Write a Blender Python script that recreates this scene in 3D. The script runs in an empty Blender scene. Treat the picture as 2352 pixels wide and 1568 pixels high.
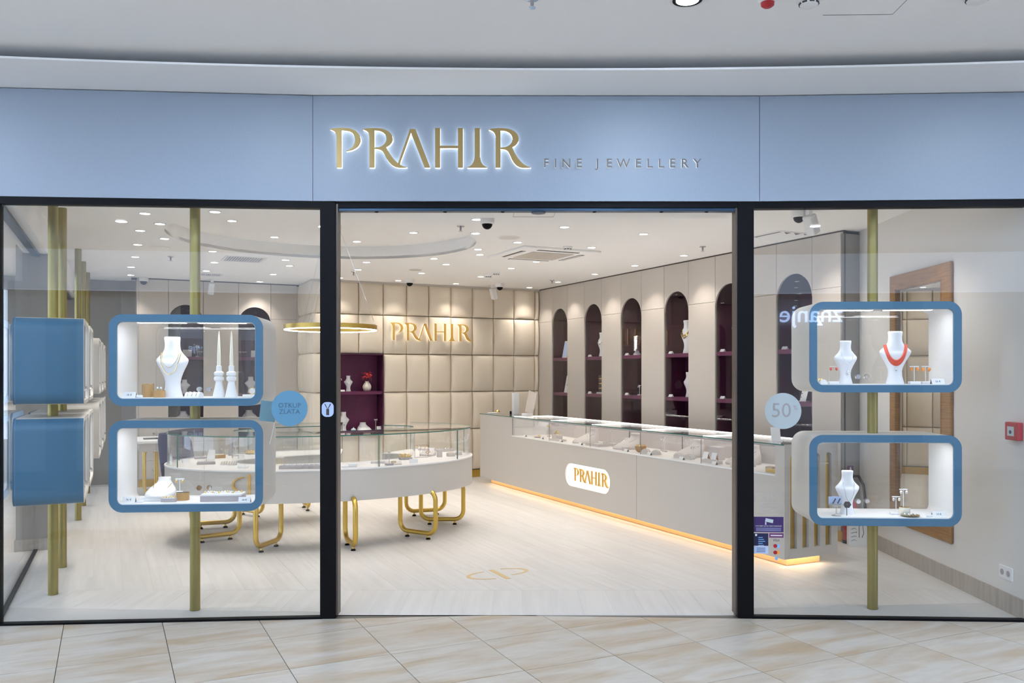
import bpy, bmesh, math, random
from mathutils import Vector, Matrix
from mathutils.geometry import tessellate_polygon
random.seed(7)
PI = math.pi
SC = bpy.context.scene
COL = SC.collection
# ------------------------------------------------------------------ camera
F, CX, CY, H = 1950.0, 1176.0, 861.0, 1.55      # focal length in pixels of the 2352x1568 frame, horizon, eye height
cam_d = bpy.data.cameras.new('camera')
cam_d.sensor_width = 36.0
cam_d.sensor_fit = 'HORIZONTAL'
cam_d.lens = 36.0 * F / 2352.0
cam_d.shift_y = (CY - 784.0) / 2352.0
cam_d.clip_start = 0.05
cam = bpy.data.objects.new('camera', cam_d)
cam.location = (0, 0, H)
cam.rotation_euler = (PI / 2, 0, 0)
COL.objects.link(cam)
SC.camera = cam
# ------------------------------------------------------------------ world, exposure
W = bpy.data.worlds.new('mall_air')
SC.world = W
W.use_nodes = True
W.node_tree.nodes['Background'].inputs[0].default_value = (0.60, 0.73, 0.95, 1)
W.node_tree.nodes['Background'].inputs[1].default_value = 3.6
SC.view_settings.view_transform = 'Standard'
SC.view_settings.look = 'None'
SC.view_settings.gamma = 1.0
SC.view_settings.exposure = 0.0
SC.view_settings.use_curve_mapping = False
SC.cycles.use_denoising = True
SC.cycles.max_bounces = 8
SC.cycles.diffuse_bounces = 5
SC.cycles.glossy_bounces = 3
SC.cycles.transparent_max_bounces = 20
SC.cycles.use_light_tree = False
SC.cycles.use_adaptive_sampling = True
SC.cycles.adaptive_threshold = 0.06
SC.cycles.adaptive_min_samples = 16
SC.cycles.caustics_reflective = False
SC.cycles.caustics_refractive = False
SC.cycles.sample_clamp_indirect = 25.0

MALL_COL = (0.66, 0.80, 1.0)
SHOP_COL = (1.0, 0.94, 0.875)
SHOP_W = 32.0          # watts of one shop downlight
MALL_W = 25.0          # watts of one mall ceiling lamp

def lamp(name, kind, loc, energy, color, rot=(0, 0, 0), **kw):
    d = bpy.data.lights.new(name, kind)
    d.energy = energy
    d.color = color
    for k, v in kw.items():
        setattr(d, k, v)
    o = bpy.data.objects.new(name, d)
    o.location = loc
    o.rotation_euler = rot
    COL.objects.link(o)
    return o

# ------------------------------------------------------------------ pixel helpers (a pixel gives a direction; the surface gives the distance)
CEIL = 2.895
def gz(px, py, z=0.0):
    Y = F * (H - z) / (py - CY)
    return ((px - CX) * Y / F, Y, z)
def zat(py, Y):
    return H - (py - CY) * Y / F
TAN = 0.4764
TH = math.atan(TAN)
CS, SN = math.cos(TH), math.sin(TH)
R0 = (0.439, 13.38)                              # back right corner of the shop
def Lw(x, y, z=0.0):                             # interior frame -> world
    return (R0[0] + x * CS - y * SN, R0[1] + x * SN + y * CS, z)
def toL(X, Y):
    dx, dy = X - R0[0], Y - R0[1]
    return (dx * CS + dy * SN, -dx * SN + dy * CS)
def hit(px, P, d):                               # vertical plane through P along d, at picture column px -> X, Y, distance along d
    k = (px - CX) / F
    t = (k * P[1] - P[0]) / (d[0] - k * d[1])
    return (P[0] + t * d[0], P[1] + t * d[1], t)

# ------------------------------------------------------------------ materials
MATS = {}
def mat(name, col, rough=0.5, metal=0.0, spec=0.5, noise=None, bump=0.0, emit=None, estr=1.0, alpha=None, rand=0.0, coat=0.0):
    m = bpy.data.materials.new(name)
    m.use_nodes = True
    nt = m.node_tree
    b = nt.nodes['Principled BSDF']
    b.inputs['Base Color'].default_value = (*col, 1)
    b.inputs['Roughness'].default_value = rough
    b.inputs['Metallic'].default_value = metal
    b.inputs['Specular IOR Level'].default_value = spec
    b.inputs['Coat Weight'].default_value = coat
    if emit:
        b.inputs['Emission Color'].default_value = (*emit, 1)
        b.inputs['Emission Strength'].default_value = estr
    if noise:                                    # (scale xyz, amount, detail)
        sc, amt, det = noise
        tc = nt.nodes.new('ShaderNodeTexCoord')
        mp = nt.nodes.new('ShaderNodeMapping')
        mp.inputs['Scale'].default_value = sc
        nz = nt.nodes.new('ShaderNodeTexNoise')
        nz.inputs['Scale'].default_value = 1.0
        nz.inputs['Detail'].default_value = det
        nt.links.new(tc.outputs['Object'], mp.inputs[0])
        nt.links.new(mp.outputs[0], nz.inputs[0])
        mr = nt.nodes.new('ShaderNodeMapRange')
        mr.inputs['From Min'].default_value = 0.3
        mr.inputs['From Max'].default_value = 0.7
        mr.inputs['To Min'].default_value = 1 - amt
        mr.inputs['To Max'].default_value = 1 + amt
        nt.links.new(nz.outputs[0], mr.inputs[0])
        hv = nt.nodes.new('ShaderNodeHueSaturation')
        hv.inputs['Color'].default_value = (*col, 1)
        if rand:
            oi = nt.nodes.new('ShaderNodeObjectInfo')
            m2 = nt.nodes.new('ShaderNodeMapRange')
            m2.inputs['To Min'].default_value = 1 - rand
            m2.inputs['To Max'].default_value = 1 + rand
            nt.links.new(oi.outputs['Random'], m2.inputs[0])
            mu = nt.nodes.new('ShaderNodeMath')
            mu.operation = 'MULTIPLY'
            nt.links.new(mr.outputs[0], mu.inputs[0])
            nt.links.new(m2.outputs[0], mu.inputs[1])
            nt.links.new(mu.outputs[0], hv.inputs['Value'])
            cb = nt.nodes.new('ShaderNodeVectorMath')
            cb.operation = 'SCALE'
            cb.inputs[0].default_value = (37, 51, 29)
            nt.links.new(oi.outputs['Random'], cb.inputs['Scale'])
            nt.links.new(cb.outputs[0], mp.inputs['Location'])
        else:
            nt.links.new(mr.outputs[0], hv.inputs['Value'])
        nt.links.new(hv.outputs[0], b.inputs['Base Color'])
        if bump:
            bp = nt.nodes.new('ShaderNodeBump')
            bp.inputs['Strength'].default_value = bump
            bp.inputs['Distance'].default_value = 0.01
            nt.links.new(nz.outputs[0], bp.inputs['Height'])
            nt.links.new(bp.outputs[0], b.inputs['Normal'])
    MATS[name] = m
    return m

def glass_mat(name, tint=(1, 1, 1), refl=0.06, rough=0.0, mx_=0.9):
    m = bpy.data.materials.new(name)
    m.use_nodes = True
    nt = m.node_tree
    nt.nodes.clear()
    out = nt.nodes.new('ShaderNodeOutputMaterial')
    mx = nt.nodes.new('ShaderNodeMixShader')
    tr = nt.nodes.new('ShaderNodeBsdfTransparent')
    tr.inputs[0].default_value = (*tint, 1)
    gl = nt.nodes.new('ShaderNodeBsdfGlossy')
    gl.inputs['Roughness'].default_value = rough
    gl.inputs[0].default_value = (1, 1, 1, 1)
    fr = nt.nodes.new('ShaderNodeLayerWeight')
    fr.inputs['Blend'].default_value = 0.5
    mr = nt.nodes.new('ShaderNodeMapRange')
    mr.inputs['To Min'].default_value = refl
    mr.inputs['To Max'].default_value = mx_
    pw = nt.nodes.new('ShaderNodeMath')
    pw.operation = 'POWER'
    pw.inputs[1].default_value = 3.6
    nt.links.new(fr.outputs['Facing'], pw.inputs[0])
    nt.links.new(pw.outputs[0], mr.inputs[0])
    nt.links.new(mr.outputs[0], mx.inputs[0])
    nt.links.new(tr.outputs[0], mx.inputs[1])
    nt.links.new(gl.outputs[0], mx.inputs[2])
    nt.links.new(mx.outputs[0], out.inputs[0])
    MATS[name] = m
    return m

mat('ceil', (0.90, 0.89, 0.875), 0.8, spec=0.2)
mat('mallceil', (0.90, 0.90, 0.90), 0.85, spec=0.2)
mat('fascia', (0.295, 0.35, 0.425), 0.45, noise=((300, 300, 300), 0.05, 2))
mat('blue', (0.046, 0.158, 0.275), 0.42, noise=((400, 400, 400), 0.05, 2))
mat('shell', (0.66, 0.63, 0.58), 0.45)
mat('white', (0.80, 0.79, 0.78), 0.5)
mat('paper', (0.78, 0.78, 0.78), 0.7)
mat('gold', (0.64, 0.43, 0.10), 0.36, metal=1.0)
mat('polegold', (0.31, 0.255, 0.085), 0.42, metal=1.0)
mat('goldsign', (0.38, 0.265, 0.10), 0.42, metal=0.45, noise=((500, 500, 500), 0.12, 1))
mat('goldjewel', (0.85, 0.62, 0.25), 0.18, metal=1.0)
mat('silver', (0.85, 0.85, 0.86), 0.15, metal=1.0)
mat('pad', (0.73, 0.645, 0.525), 0.55, noise=((900, 900, 900), 0.05, 2), bump=0.05)
mat('panel', (0.56, 0.51, 0.455), 0.42, noise=((500, 500, 500), 0.04, 2))
mat('gap', (0.10, 0.085, 0.07), 0.9)
mat('padgap', (0.26, 0.19, 0.11), 0.8)
mat('taupe', (0.54, 0.505, 0.46), 0.5, noise=((600, 600, 600), 0.035, 2))
mat('greywall', (0.30, 0.275, 0.245), 0.8, noise=((300, 300, 300), 0.05, 2))
mat('sidewall', (0.72, 0.69, 0.65), 0.75, noise=((300, 300, 300), 0.04, 2))
mat('purple', (0.12, 0.014, 0.065), 0.5)
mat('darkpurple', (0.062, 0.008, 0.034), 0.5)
mat('darkmirror', (0.13, 0.085, 0.085), 0.04, metal=1.0)
mat('mirror', (0.82, 0.82, 0.80), 0.01, metal=1.0)
mat('wood', (0.30, 0.15, 0.045), 0.4, noise=((6, 6, 120), 0.28, 4))
mat('black', (0.003, 0.003, 0.004), 0.5, spec=0.15)
mat('track', (0.035, 0.07, 0.12), 0.3, metal=0.6)
mat('bronze', (0.12, 0.095, 0.08), 0.4, metal=0.5)
mat('edge', (0.03, 0.16, 0.12), 0.15)
mat('bust', (0.78, 0.78, 0.80), 0.55)
mat('velvet', (0.58, 0.53, 0.51), 0.7)
mat('deckwhite', (0.70, 0.66, 0.64), 0.6)
mat('greyfab', (0.40, 0.36, 0.36), 0.7)
mat('dark', (0.05, 0.045, 0.045), 0.5)
mat('copper', (0.33, 0.17, 0.12), 0.5)
mat('coral', (0.75, 0.10, 0.05), 0.4)
mat('red', (0.40, 0.012, 0.018), 0.4)
mat('petal', (0.55, 0.04, 0.05), 0.6)
mat('leafdark', (0.16, 0.035, 0.06), 0.6)
mat('amber', (0.45, 0.26, 0.09), 0.2)
mat('candle', (0.80, 0.75, 0.62), 0.5)
mat('chair', (0.022, 0.007, 0.045), 0.8)
mat('skyblue', (0.11, 0.32, 0.50), 0.5)
mat('palegrey', (0.50, 0.56, 0.58), 0.5)
mat('tealcard', (0.12, 0.26, 0.32), 0.5)
mat('ink', (0.06, 0.14, 0.22), 0.6)
mat('navy', (0.012, 0.012, 0.06), 0.4)
mat('purplesign', (0.045, 0.018, 0.115), 0.4)
mat('plum', (0.15, 0.035, 0.14), 0.4)
mat('lilac', (0.45, 0.55, 0.78), 0.5)
mat('orange', (0.85, 0.30, 0.06), 0.4)
mat('lightblue', (0.20, 0.45, 0.80), 0.4)
mat('chrome', (0.7, 0.7, 0.72), 0.12, metal=1.0)
mat('baseboard', (0.40, 0.355, 0.30), 0.6, noise=((40, 40, 4), 0.12, 3))
mat('led', (0.9, 0.9, 0.9), 0.5, emit=(1, 0.97, 0.93), estr=9.0)
mat('ledbar', (0.9, 0.9, 0.9), 0.5, emit=(1, 0.97, 0.93), estr=2.6)
mat('ledcool', (0.9, 0.9, 0.9), 0.5, emit=(0.92, 0.96, 1.0), estr=7.0)
mat('downglow', (0.9, 0.9, 0.9), 0.5, emit=(1, 0.96, 0.9), estr=14.0)
mat('halo', (0.9, 0.9, 0.9), 0.5, emit=(0.92, 0.97, 1.0), estr=2.6)
mat('lettergrey', (0.16, 0.15, 0.14), 0.5)
mat('halosoft', (0.9, 0.9, 0.9), 0.5, emit=(0.92, 0.97, 1.0), estr=1.0)
mat('halosign', (0.9, 0.9, 0.9), 0.5, emit=(1, 0.88, 0.66), estr=1.5)
mat('litband', (0.8, 0.85, 0.9), 0.5, emit=(0.55, 0.72, 1.0), estr=1.7)
mat('litpanel', (0.8, 0.8, 0.78), 0.5, emit=(1.0, 0.95, 0.88), estr=0.62)
mat('inlay', (0.62, 0.45, 0.22), 0.4, metal=0.2)
mat('goldpaint', (0.70, 0.42, 0.10), 0.4, metal=0.35)
mat('fillpane', (0.3, 0.3, 0.3), 0.6, emit=(0.66, 0.78, 1.0), estr=0.32)
mat('halowarm', (0.9, 0.9, 0.9), 0.5, emit=(1, 0.88, 0.62), estr=4.0)
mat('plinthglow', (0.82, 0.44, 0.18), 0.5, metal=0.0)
mat('signglow', (0.3, 0.5, 0.9), 0.5, emit=(0.50, 0.66, 1.0), estr=12.0)
mat('acrylic', (0.75, 0.75, 0.76), 0.1)
glass_mat('glass', (0.985, 0.99, 0.988), 0.028)
glass_mat('vitrine', (0.985, 0.992, 0.99), 0.04)
glass_mat('nicheglass', (0.985, 0.985, 0.985), 0.012, mx_=0.5)
glass_mat('clear', (0.90, 0.91, 0.91), 0.10)
glass_mat('boxglass', (0.975, 0.98, 0.98), 0.05)

def stone_mat():
    m = mat('tile', (0.66, 0.60, 0.53), 0.32, spec=0.4)
    nt = m.node_tree
    b = nt.nodes['Principled BSDF']
    tc = nt.nodes.new('ShaderNodeTexCoord')
    oi = nt.nodes.new('ShaderNodeObjectInfo')
    vs = nt.nodes.new('ShaderNodeVectorMath'); vs.operation = 'SCALE'
    vs.inputs[0].default_value = (31, 47, 11)
    nt.links.new(oi.outputs['Random'], vs.inputs['Scale'])
    mp = nt.nodes.new('ShaderNodeMapping')
    mp.inputs['Scale'].default_value = (1.2, 5.0, 1.0)
    mp.inputs['Rotation'].default_value = (0, 0, 0.18)
    nt.links.new(tc.outputs['Object'], mp.inputs[0])
    nt.links.new(vs.outputs[0], mp.inputs['Location'])
    n1 = nt.nodes.new('ShaderNodeTexNoise')
    n1.inputs['Scale'].default_value = 1.3
    n1.inputs['Detail'].default_value = 6
    n1.inputs['Distortion'].default_value = 0.8
    nt.links.new(mp.outputs[0], n1.inputs[0])
    r1 = nt.nodes.new('ShaderNodeValToRGB')
    e = r1.color_ramp.elements
    e[0].position = 0.30; e[0].color = (0.40, 0.30, 0.195, 1)
    e[1].position = 0.60; e[1].color = (0.50, 0.455, 0.395, 1)
    x = e.new(0.44); x.color = (0.45, 0.38, 0.30, 1)
    nt.links.new(n1.outputs[0], r1.inputs[0])
    n2 = nt.nodes.new('ShaderNodeTexNoise')
    n2.inputs['Scale'].default_value = 7.0
    n2.inputs['Detail'].default_value = 8
    nt.links.new(mp.outputs[0], n2.inputs[0])
    r2 = nt.nodes.new('ShaderNodeMapRange')
    r2.inputs['From Min'].default_value = 0.3; r2.inputs['From Max'].default_value = 0.7
    r2.inputs['To Min'].default_value = 0.92; r2.inputs['To Max'].default_value = 1.05
    nt.links.new(n2.outputs[0], r2.inputs[0])
    mx = nt.nodes.new('ShaderNodeVectorMath'); mx.operation = 'SCALE'
    nt.links.new(r1.outputs[0], mx.inputs[0])
    nt.links.new(r2.outputs[0], mx.inputs['Scale'])
    nt.links.new(mx.outputs[0], b.inputs['Base Color'])
stone_mat()
mat('grout', (0.16, 0.135, 0.11), 0.9)
mat('plank', (0.60, 0.575, 0.54), 0.38, spec=0.4, noise=((22, 1.1, 1), 0.06, 8), rand=0.018)
mat('plankgap', (0.50, 0.475, 0.44), 0.9)

for k_ in ('downglow', 'ledcool', 'ledbar', 'halowarm', 'halosoft', 'litpanel'):      # their light comes from real lamps beside them
    MATS[k_].cycles.emission_sampling = 'NONE'

# ------------------------------------------------------------------ mesh helpers
class MB:
    def __init__(s):
        s.v = []; s.f = []
    def add(s, vs, fs, M=None):
        o = len(s.v)
        for p in vs:
            p = Vector(p)
            s.v.append(tuple(M @ p) if M else tuple(p))
        s.f += [tuple(i + o for i in f) for f in fs]
        return s
    def box(s, x0, x1, y0, y1, z0, z1, M=None):
        vs = [(x0, y0, z0), (x1, y0, z0), (x1, y1, z0), (x0, y1, z0), (x0, y0, z1), (x1, y0, z1), (x1, y1, z1), (x0, y1, z1)]
        return s.add(vs, [(0, 3, 2, 1), (4, 5, 6, 7), (0, 1, 5, 4), (1, 2, 6, 5), (2, 3, 7, 6), (3, 0, 4, 7)], M)
    def cbox(s, c, d, M=None):
        return s.box(c[0] - d[0] / 2, c[0] + d[0] / 2, c[1] - d[1] / 2, c[1] + d[1] / 2, c[2] - d[2] / 2, c[2] + d[2] / 2, M)
    def lathe(s, prof, n=20, c=(0, 0, 0), sx=1, sy=1, M=None):       # prof: (r, z)
        vs, fs = [], []
        for r, z in prof:
            for i in range(n):
                a = 2 * PI * i / n
                vs.append((c[0] + r * sx * math.cos(a), c[1] + r * sy * math.sin(a), c[2] + z))
        k = len(prof)
        for j in range(k - 1):
            for i in range(n):
                i2 = (i + 1) % n
                fs.append((j * n + i, j * n + i2, (j + 1) * n + i2, (j + 1) * n + i))
        fs.append(tuple(range(n - 1, -1, -1)))
        fs.append(tuple((k - 1) * n + i for i in range(n)))
        return s.add(vs, fs, M)
    def loft(s, rings, M=None, cap=True):                              # rings: lists of points, same count
        n = len(rings[0]); vs = [p for r in rings for p in r]; fs = []
        for j in range(len(rings) - 1):
            for i in range(n):
                i2 = (i + 1) % n
                fs.append((j * n + i, j * n + i2, (j + 1) * n + i2, (j + 1) * n + i))
        if cap:
            fs.append(tuple(range(n - 1, -1, -1)))
            fs.append(tuple((len(rings) - 1) * n + i for i in range(n)))
        return s.add(vs, fs, M)
    def tube(s, pts, r, n=10, closed=False, M=None):
        pts = [Vector(p) for p in pts]
        k = len(pts); rings = []
        up = None
        for i in range(k):
            if closed:
                t = pts[(i + 1) % k] - pts[i - 1]
            else:
                t = pts[min(i + 1, k - 1)] - pts[max(i - 1, 0)]
            t.normalize()
            if up is None:
                up = t.orthogonal().normalized()
            else:
                up = (up - t * up.dot(t))
                if up.length < 1e-6: up = t.orthogonal()
                up.normalize()
            b = t.cross(up)
            rr = r[i] if isinstance(r, (list, tuple)) else r
            rings.append([pts[i] + (up * math.cos(2 * PI * j / n) + b * math.sin(2 * PI * j / n)) * rr for j in range(n)])
        if closed:
            vs = [p for q in rings for p in q]; fs = []
            # find twist offset between last and first ring
            best = min(range(n), key=lambda o: sum((rings[-1][j] - rings[0][(j + o) % n]).length for j in range(n)))
            for j in range(k):
                for i in range(n):
                    i2 = (i + 1) % n
                    if j < k - 1:
                        fs.append((j * n + i, j * n + i2, (j + 1) * n + i2, (j + 1) * n + i))
                    else:
                        fs.append((j * n + i, j * n + i2, (i2 + best) % n, (i + best) % n))
            return s.add(vs, fs, M)
        return s.loft(rings, M)
    def prism(s, outer, z0, z1, holes=(), M=None):                     # polygon in xy, extruded along z
        loops = [list(outer)] + [list(h) for h in holes]
        tri = tessellate_polygon([[Vector((x, y, 0)) for x, y in l] for l in loops])
        flat = [p for l in loops for p in l]
        N = len(flat)
        vs = [(x, y, z0) for x, y in flat] + [(x, y, z1) for x, y in flat]
        fs = []
        for a, b, c in tri:
            A, B, C = flat[a], flat[b], flat[c]
            if (B[0] - A[0]) * (C[1] - A[1]) - (B[1] - A[1]) * (C[0] - A[0]) < 0: a, b, c = a, c, b
            fs.append((a + N, b + N, c + N)); fs.append((a, c, b))
        o = 0
        for l in loops:
            n = len(l)
            for i in range(n):
                i2 = (i + 1) % n
                fs.append((o + i, o + i2, o + i2 + N, o + i + N))
            o += n
        return s.add(vs, fs, M)
    def mesh(s, name, smooth=None, bevel=0.0):
        me = bpy.data.meshes.new(name)
        me.from_pydata(s.v, [], s.f)
        bm = bmesh.new(); bm.from_mesh(me)
        if bevel:
            es = [e for e in bm.edges if len(e.link_faces) == 2 and e.calc_face_angle(0) > 0.7]
            bmesh.ops.bevel(bm, geom=es, offset=bevel, segments=2, profile=0.5, affect='EDGES')
        bmesh.ops.recalc_face_normals(bm, faces=bm.faces)
        bm.to_mesh(me); bm.free()
        if smooth is not None:
            for p in me.polygons: p.use_smooth = True
            try: me.set_sharp_from_angle(angle=smooth)
            except Exception: pass
        return me
    def build(s, name, m, parent=None, smooth=None, bevel=0.0, loc=None, rot=None):
        me = s.mesh(name, smooth, bevel)
        me.materials.append(MATS[m])
        o = bpy.data.objects.new(name, me)
        COL.objects.link(o)
        if parent: o.parent = parent
        if loc: o.location = loc
        if rot: o.rotation_euler = rot
        return o

def tag(o, label, cat=None, group=None, kind=None):
    o['label'] = label
    if cat: o['category'] = cat
    if group: o['group'] = group
    if kind: o['kind'] = kind
    return o
def thing(name, label, cat, loc=(0, 0, 0), rz=0.0, group=None):
    o = bpy.data.objects.new(name, None)
    o.empty_display_size = 0.05
    COL.objects.link(o)
    o.location = loc; o.rotation_euler = (0, 0, rz)
    return tag(o, label, cat, group)
def struct(name, mb, m, label, loc=(0, 0, 0), rz=0.0, **kw):
    o = mb.build(name, m, None, **kw)
    o.location = loc; o.rotation_euler = (0, 0, rz)
    return tag(o, label, None, None, 'structure')
def copy_tree(o, parent=None):
    c = o.copy(); COL.objects.link(c); c.parent = parent
    for ch in list(o.children): copy_tree(ch, c)
    return c
def part(name, me, m, parent, loc=(0, 0, 0), rot=(0, 0, 0), scale=(1, 1, 1)):
    o = bpy.data.objects.new(name, me)
    if m and not me.materials: me.materials.append(MATS[m])
    COL.objects.link(o); o.parent = parent
    o.location = loc; o.rotation_euler = rot; o.scale = scale
    return o
def rrect(w, h, r, n=6, cx=0, cy=0):
    pts = []
    for (sx, sy, a0) in ((1, 1, 0), (-1, 1, 90), (-1, -1, 180), (1, -1, 270)):
        for i in range(n + 1):
            a = math.radians(a0 + 90 * i / n)
            pts.append((cx + sx * (w / 2 - r) + r * math.cos(a), cy + sy * (h / 2 - r) + r * math.sin(a)))
    return pts
XZ = Matrix(((1, 0, 0, 0), (0, 0, 1, 0), (0, 1, 0, 0), (0, 0, 0, 1)))    # prism in (x, z), extruded along y
def ell(cx, cy, z, rx, ry, n=20, e=1.0, yo=0):
    pts = []
    for i in range(n):
        a = 2 * PI * i / n
        c, s_ = math.cos(a), math.sin(a)
        pts.append((cx + rx * math.copysign(abs(c) ** e, c), cy + ry * math.copysign(abs(s_) ** e, s_), z))
    return pts
def text_mesh(s, size, depth):
    cu = bpy.data.curves.new('text', 'FONT')
    cu.body = s; cu.size = size; cu.extrude = depth; cu.resolution_u = 3
    cu.align_x = 'CENTER'; cu.align_y = 'CENTER'
    o = bpy.data.objects.new('text', cu)
    COL.objects.link(o)
    bpy.context.view_layer.update()
    me = bpy.data.meshes.new_from_object(o.evaluated_get(bpy.context.evaluated_depsgraph_get()))
    bpy.data.objects.remove(o)
    return me
# ================================================================== STRUCTURE
def clip(poly, a, b, c):                          # keep a*x + b*y <= c
    out = []
    for i in range(len(poly)):
        p, q = poly[i], poly[(i + 1) % len(poly)]
        dp, dq = a * p[0] + b * p[1] - c, a * q[0] + b * q[1] - c
        if dp <= 0: out.append(p)
        if dp * dq < 0:
            t = dp / (dp - dq)
            out.append((p[0] + t * (q[0] - p[0]), p[1] + t * (q[1] - p[1])))
    return out
def line_hp(p, q, keep):                          # half-plane of the line p-q that holds point keep
    a, b = q[1] - p[1], p[0] - q[0]
    c = a * p[0] + b * p[1]
    if a * keep[0] + b * keep[1] > c: a, b, c = -a, -b, -c
    return a, b, c
def wl(hp):                                       # world half-plane -> interior frame half-plane
    a, b, c = hp
    return (a * CS + b * SN, -a * SN + b * CS, c - a * R0[0] - b * R0[1])
FA, FB, FC, FD = (-3.62, 5.208), (-1.265, 5.39), (1.575, 5.40), (3.75, 5.298)   # shop front in plan
LC = (-3.19, 5.245)                               # glass corner
LD = (-0.413, 0.9107)                             # direction of the side window
LANG = math.atan2(LD[1], LD[0])
LDN = (LD[1], -LD[0])                             # from the side window into the shop
def Lp(t, o, z=0.0):
    return (LC[0] + LD[0] * t + LDN[0] * o, LC[1] + LD[1] * t + LDN[1] * o, z)

# ---- mall floor: one object per stone tile
TX, TY, TS = -4.175, -7.343, 0.5553
floor_m = struct('floor_mall', MB().box(-16, 16, -30, 12, -0.03, -0.006), 'grout', 'cream stone tiled floor of the mall passage', loc=(R0[0], R0[1], 0), rz=TH)
hpsM = [wl(line_hp(FA, FB, (0, 0))), wl((0, 1, 5.4872)), wl(line_hp(FC, FD, (0, 0)))]
hpBand = [wl((-1, 0, 4.3)), wl((1, 0, 4.3)), wl((0, -1, -2.3))]
G = 0.0022
for i in range(-14, 22):
    for j in range(-16, 10):
        x0, y0 = TX + i * TS, TY + j * TS
        poly = [(x0 + G, y0 + G), (x0 + TS - G, y0 + G), (x0 + TS - G, y0 + TS - G), (x0 + G, y0 + TS - G)]
        c = (x0 + TS / 2, y0 + TS / 2)
        if any(a * c[0] + b * c[1] > k + 0.0 for a, b, k in hpBand): continue
        for hp in hpsM:
            if poly: poly = clip(poly, *hp)
        if len(poly) < 3: continue
        MB().prism(poly, -0.02, 0.0).build('floor_tile', 'tile', floor_m)
far = MB()
far.prism([(-9, -9), (9, -9), (9, 1.9), (-9, 1.9)], -0.02, -0.004)
far.prism([(-9, 1.9), (-4.05, 1.9), (-4.05, 5.0), (-9, 5.0)], -0.02, -0.004)
far.prism([(4.05, 1.9), (9, 1.9), (9, 5.2), (4.05, 5.2)], -0.02, -0.004)
far.prism([(-9, 5.0), (-3.7, 5.0), (LC[0] - 0.03, LC[1]), Lp(7.5, -0.03)[:2], (-11, 13)], -0.02, -0.004)
far.build('far_floor', 'tile', floor_m, loc=toL(0, 0) + (0,), rot=(0, 0, -TH))

# ---- shop floor: planks laid along the counter, and a threshold band of cross-laid planks
floor_s = struct('floor_shop', MB().prism([toL(*p) for p in [(-3.19, 5.26), (-1.2, 5.42), (-1.14, 5.4875), (1.46, 5.4875), (1.55, 5.43), (3.4, 5.34), (3.6, 9), (2.5, 15.5), (-7.2, 15), (-6.6, 12.6)]], -0.03, -0.0012), 'plankgap', 'pale wood-look plank floor of the shop', loc=(R0[0], R0[1], 0), rz=TH)
lline = line_hp(LC, Lp(3, 0)[:2], (0, 8))
PG = 0.0005
hpsS = [wl((0, -1, -6.118 - 0.002)), wl((1, 0, 3.30)), wl(lline), (0, 1, 1.2)]
PW, PL = 0.20, 1.2
for i in range(-36, 2):
    x0 = i * PW - 0.05
    off = ((i * 0.37) % 1.0) * PL
    for j in range(-8, 2):
        y0 = j * PL + off
        poly = [(x0 + PG, y0 + PG), (x0 + PW - PG, y0 + PG), (x0 + PW - PG, y0 + PL - PG), (x0 + PG, y0 + PL - PG)]
        for hp in hpsS:
            if poly: poly = clip(poly, *hp)
        if len(poly) < 3: continue
        if max(p[1] for p in poly) < -9 : continue
        MB().prism(poly, -0.01, 0.0).build('plank', 'plank', floor_s)
thr = bpy.data.objects.new('threshold', None)
hpsT = [(0, 1, 6.118), (0, -1, -5.487), (1, 0, 3.30), lline]
hpTs = [line_hp((-3.19, 5.26), (-1.2, 5.42), (0, 9)), line_hp((1.55, 5.43), (3.4, 5.345), (0, 9))]
for i in range(-20, 17):
    x0 = i * 0.2 + 0.07
    y0 = 5.4875 if -1.13 < x0 + 0.1 < 1.45 else 5.2
    poly = [(x0 + PG, y0), (x0 + 0.2 - PG, y0), (x0 + 0.2 - PG, 6.118), (x0 + PG, 6.118)]
    for hp in [(1, 0, 3.30), lline] + ([] if y0 > 5.4 else hpTs):
        if poly: poly = clip(poly, *hp)
    if len(poly) < 3: continue
    MB().prism(poly, -0.01, 0.0).build('threshold_plank', 'plank', floor_s, loc=toL(0, 0) + (0,), rot=(0, 0, -TH))
bpy.data.objects.remove(thr)

# ---- gold inlay emblem in the shop floor
def emblem(name, label, parent_loc, rz, s, m, vertical=False, parent=None):
    def arc(cx, sgn):
        o_, i_ = [], []
        for k in range(13):
            a = math.radians(-78 + 156 * k / 12)
            o_.append((cx + sgn * 0.40 * math.cos(a) * s, 0.5 * math.sin(a) * s))
            i_.append((cx + sgn * 0.30 * math.cos(a) * s - sgn * 0.005, 0.5 * math.sin(a) * s * 0.92))
        return o_ + i_[::-1]
    return arc

# ---- mall ceiling and its hanging ledge above the shop front
mc = struct('ceiling_mall', MB().box(-9, 9, -7, 5.6, 3.41, 3.5), 'mallceil', 'white plaster ceiling of the mall passage')
edge_pts = []
for k in range(25):
    x = -4.2 + 8.6 * k / 24
    edge_pts.append((x, 4.955 - 0.0185 * (x - 0.35) ** 2))
led = MB().prism(edge_pts + [(4.4, 5.5), (-4.2, 5.5)], 3.328, 3.340)
struct('trim_1', led, 'mallceil', 'white curved ceiling ledge above the fascia')
struct('trim_2', MB().box(-4.4, 4.4, 5.47, 5.5, 3.32, 3.42), 'mallceil', 'closing strip behind the ceiling ledge')
ap = gz(1890, 35, 3.41)
acc = MB()
P1, P2, P3 = gz(1890, 35, 3.409), gz(2050, 33, 3.409), gz(2083, 0, 3.409)
acc.tube([P1, P2, (P3[0] * 1.0, P3[1], P3[2])], 0.0012, 4)
acc.build('access_panel_joint', 'gap', mc)

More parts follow.
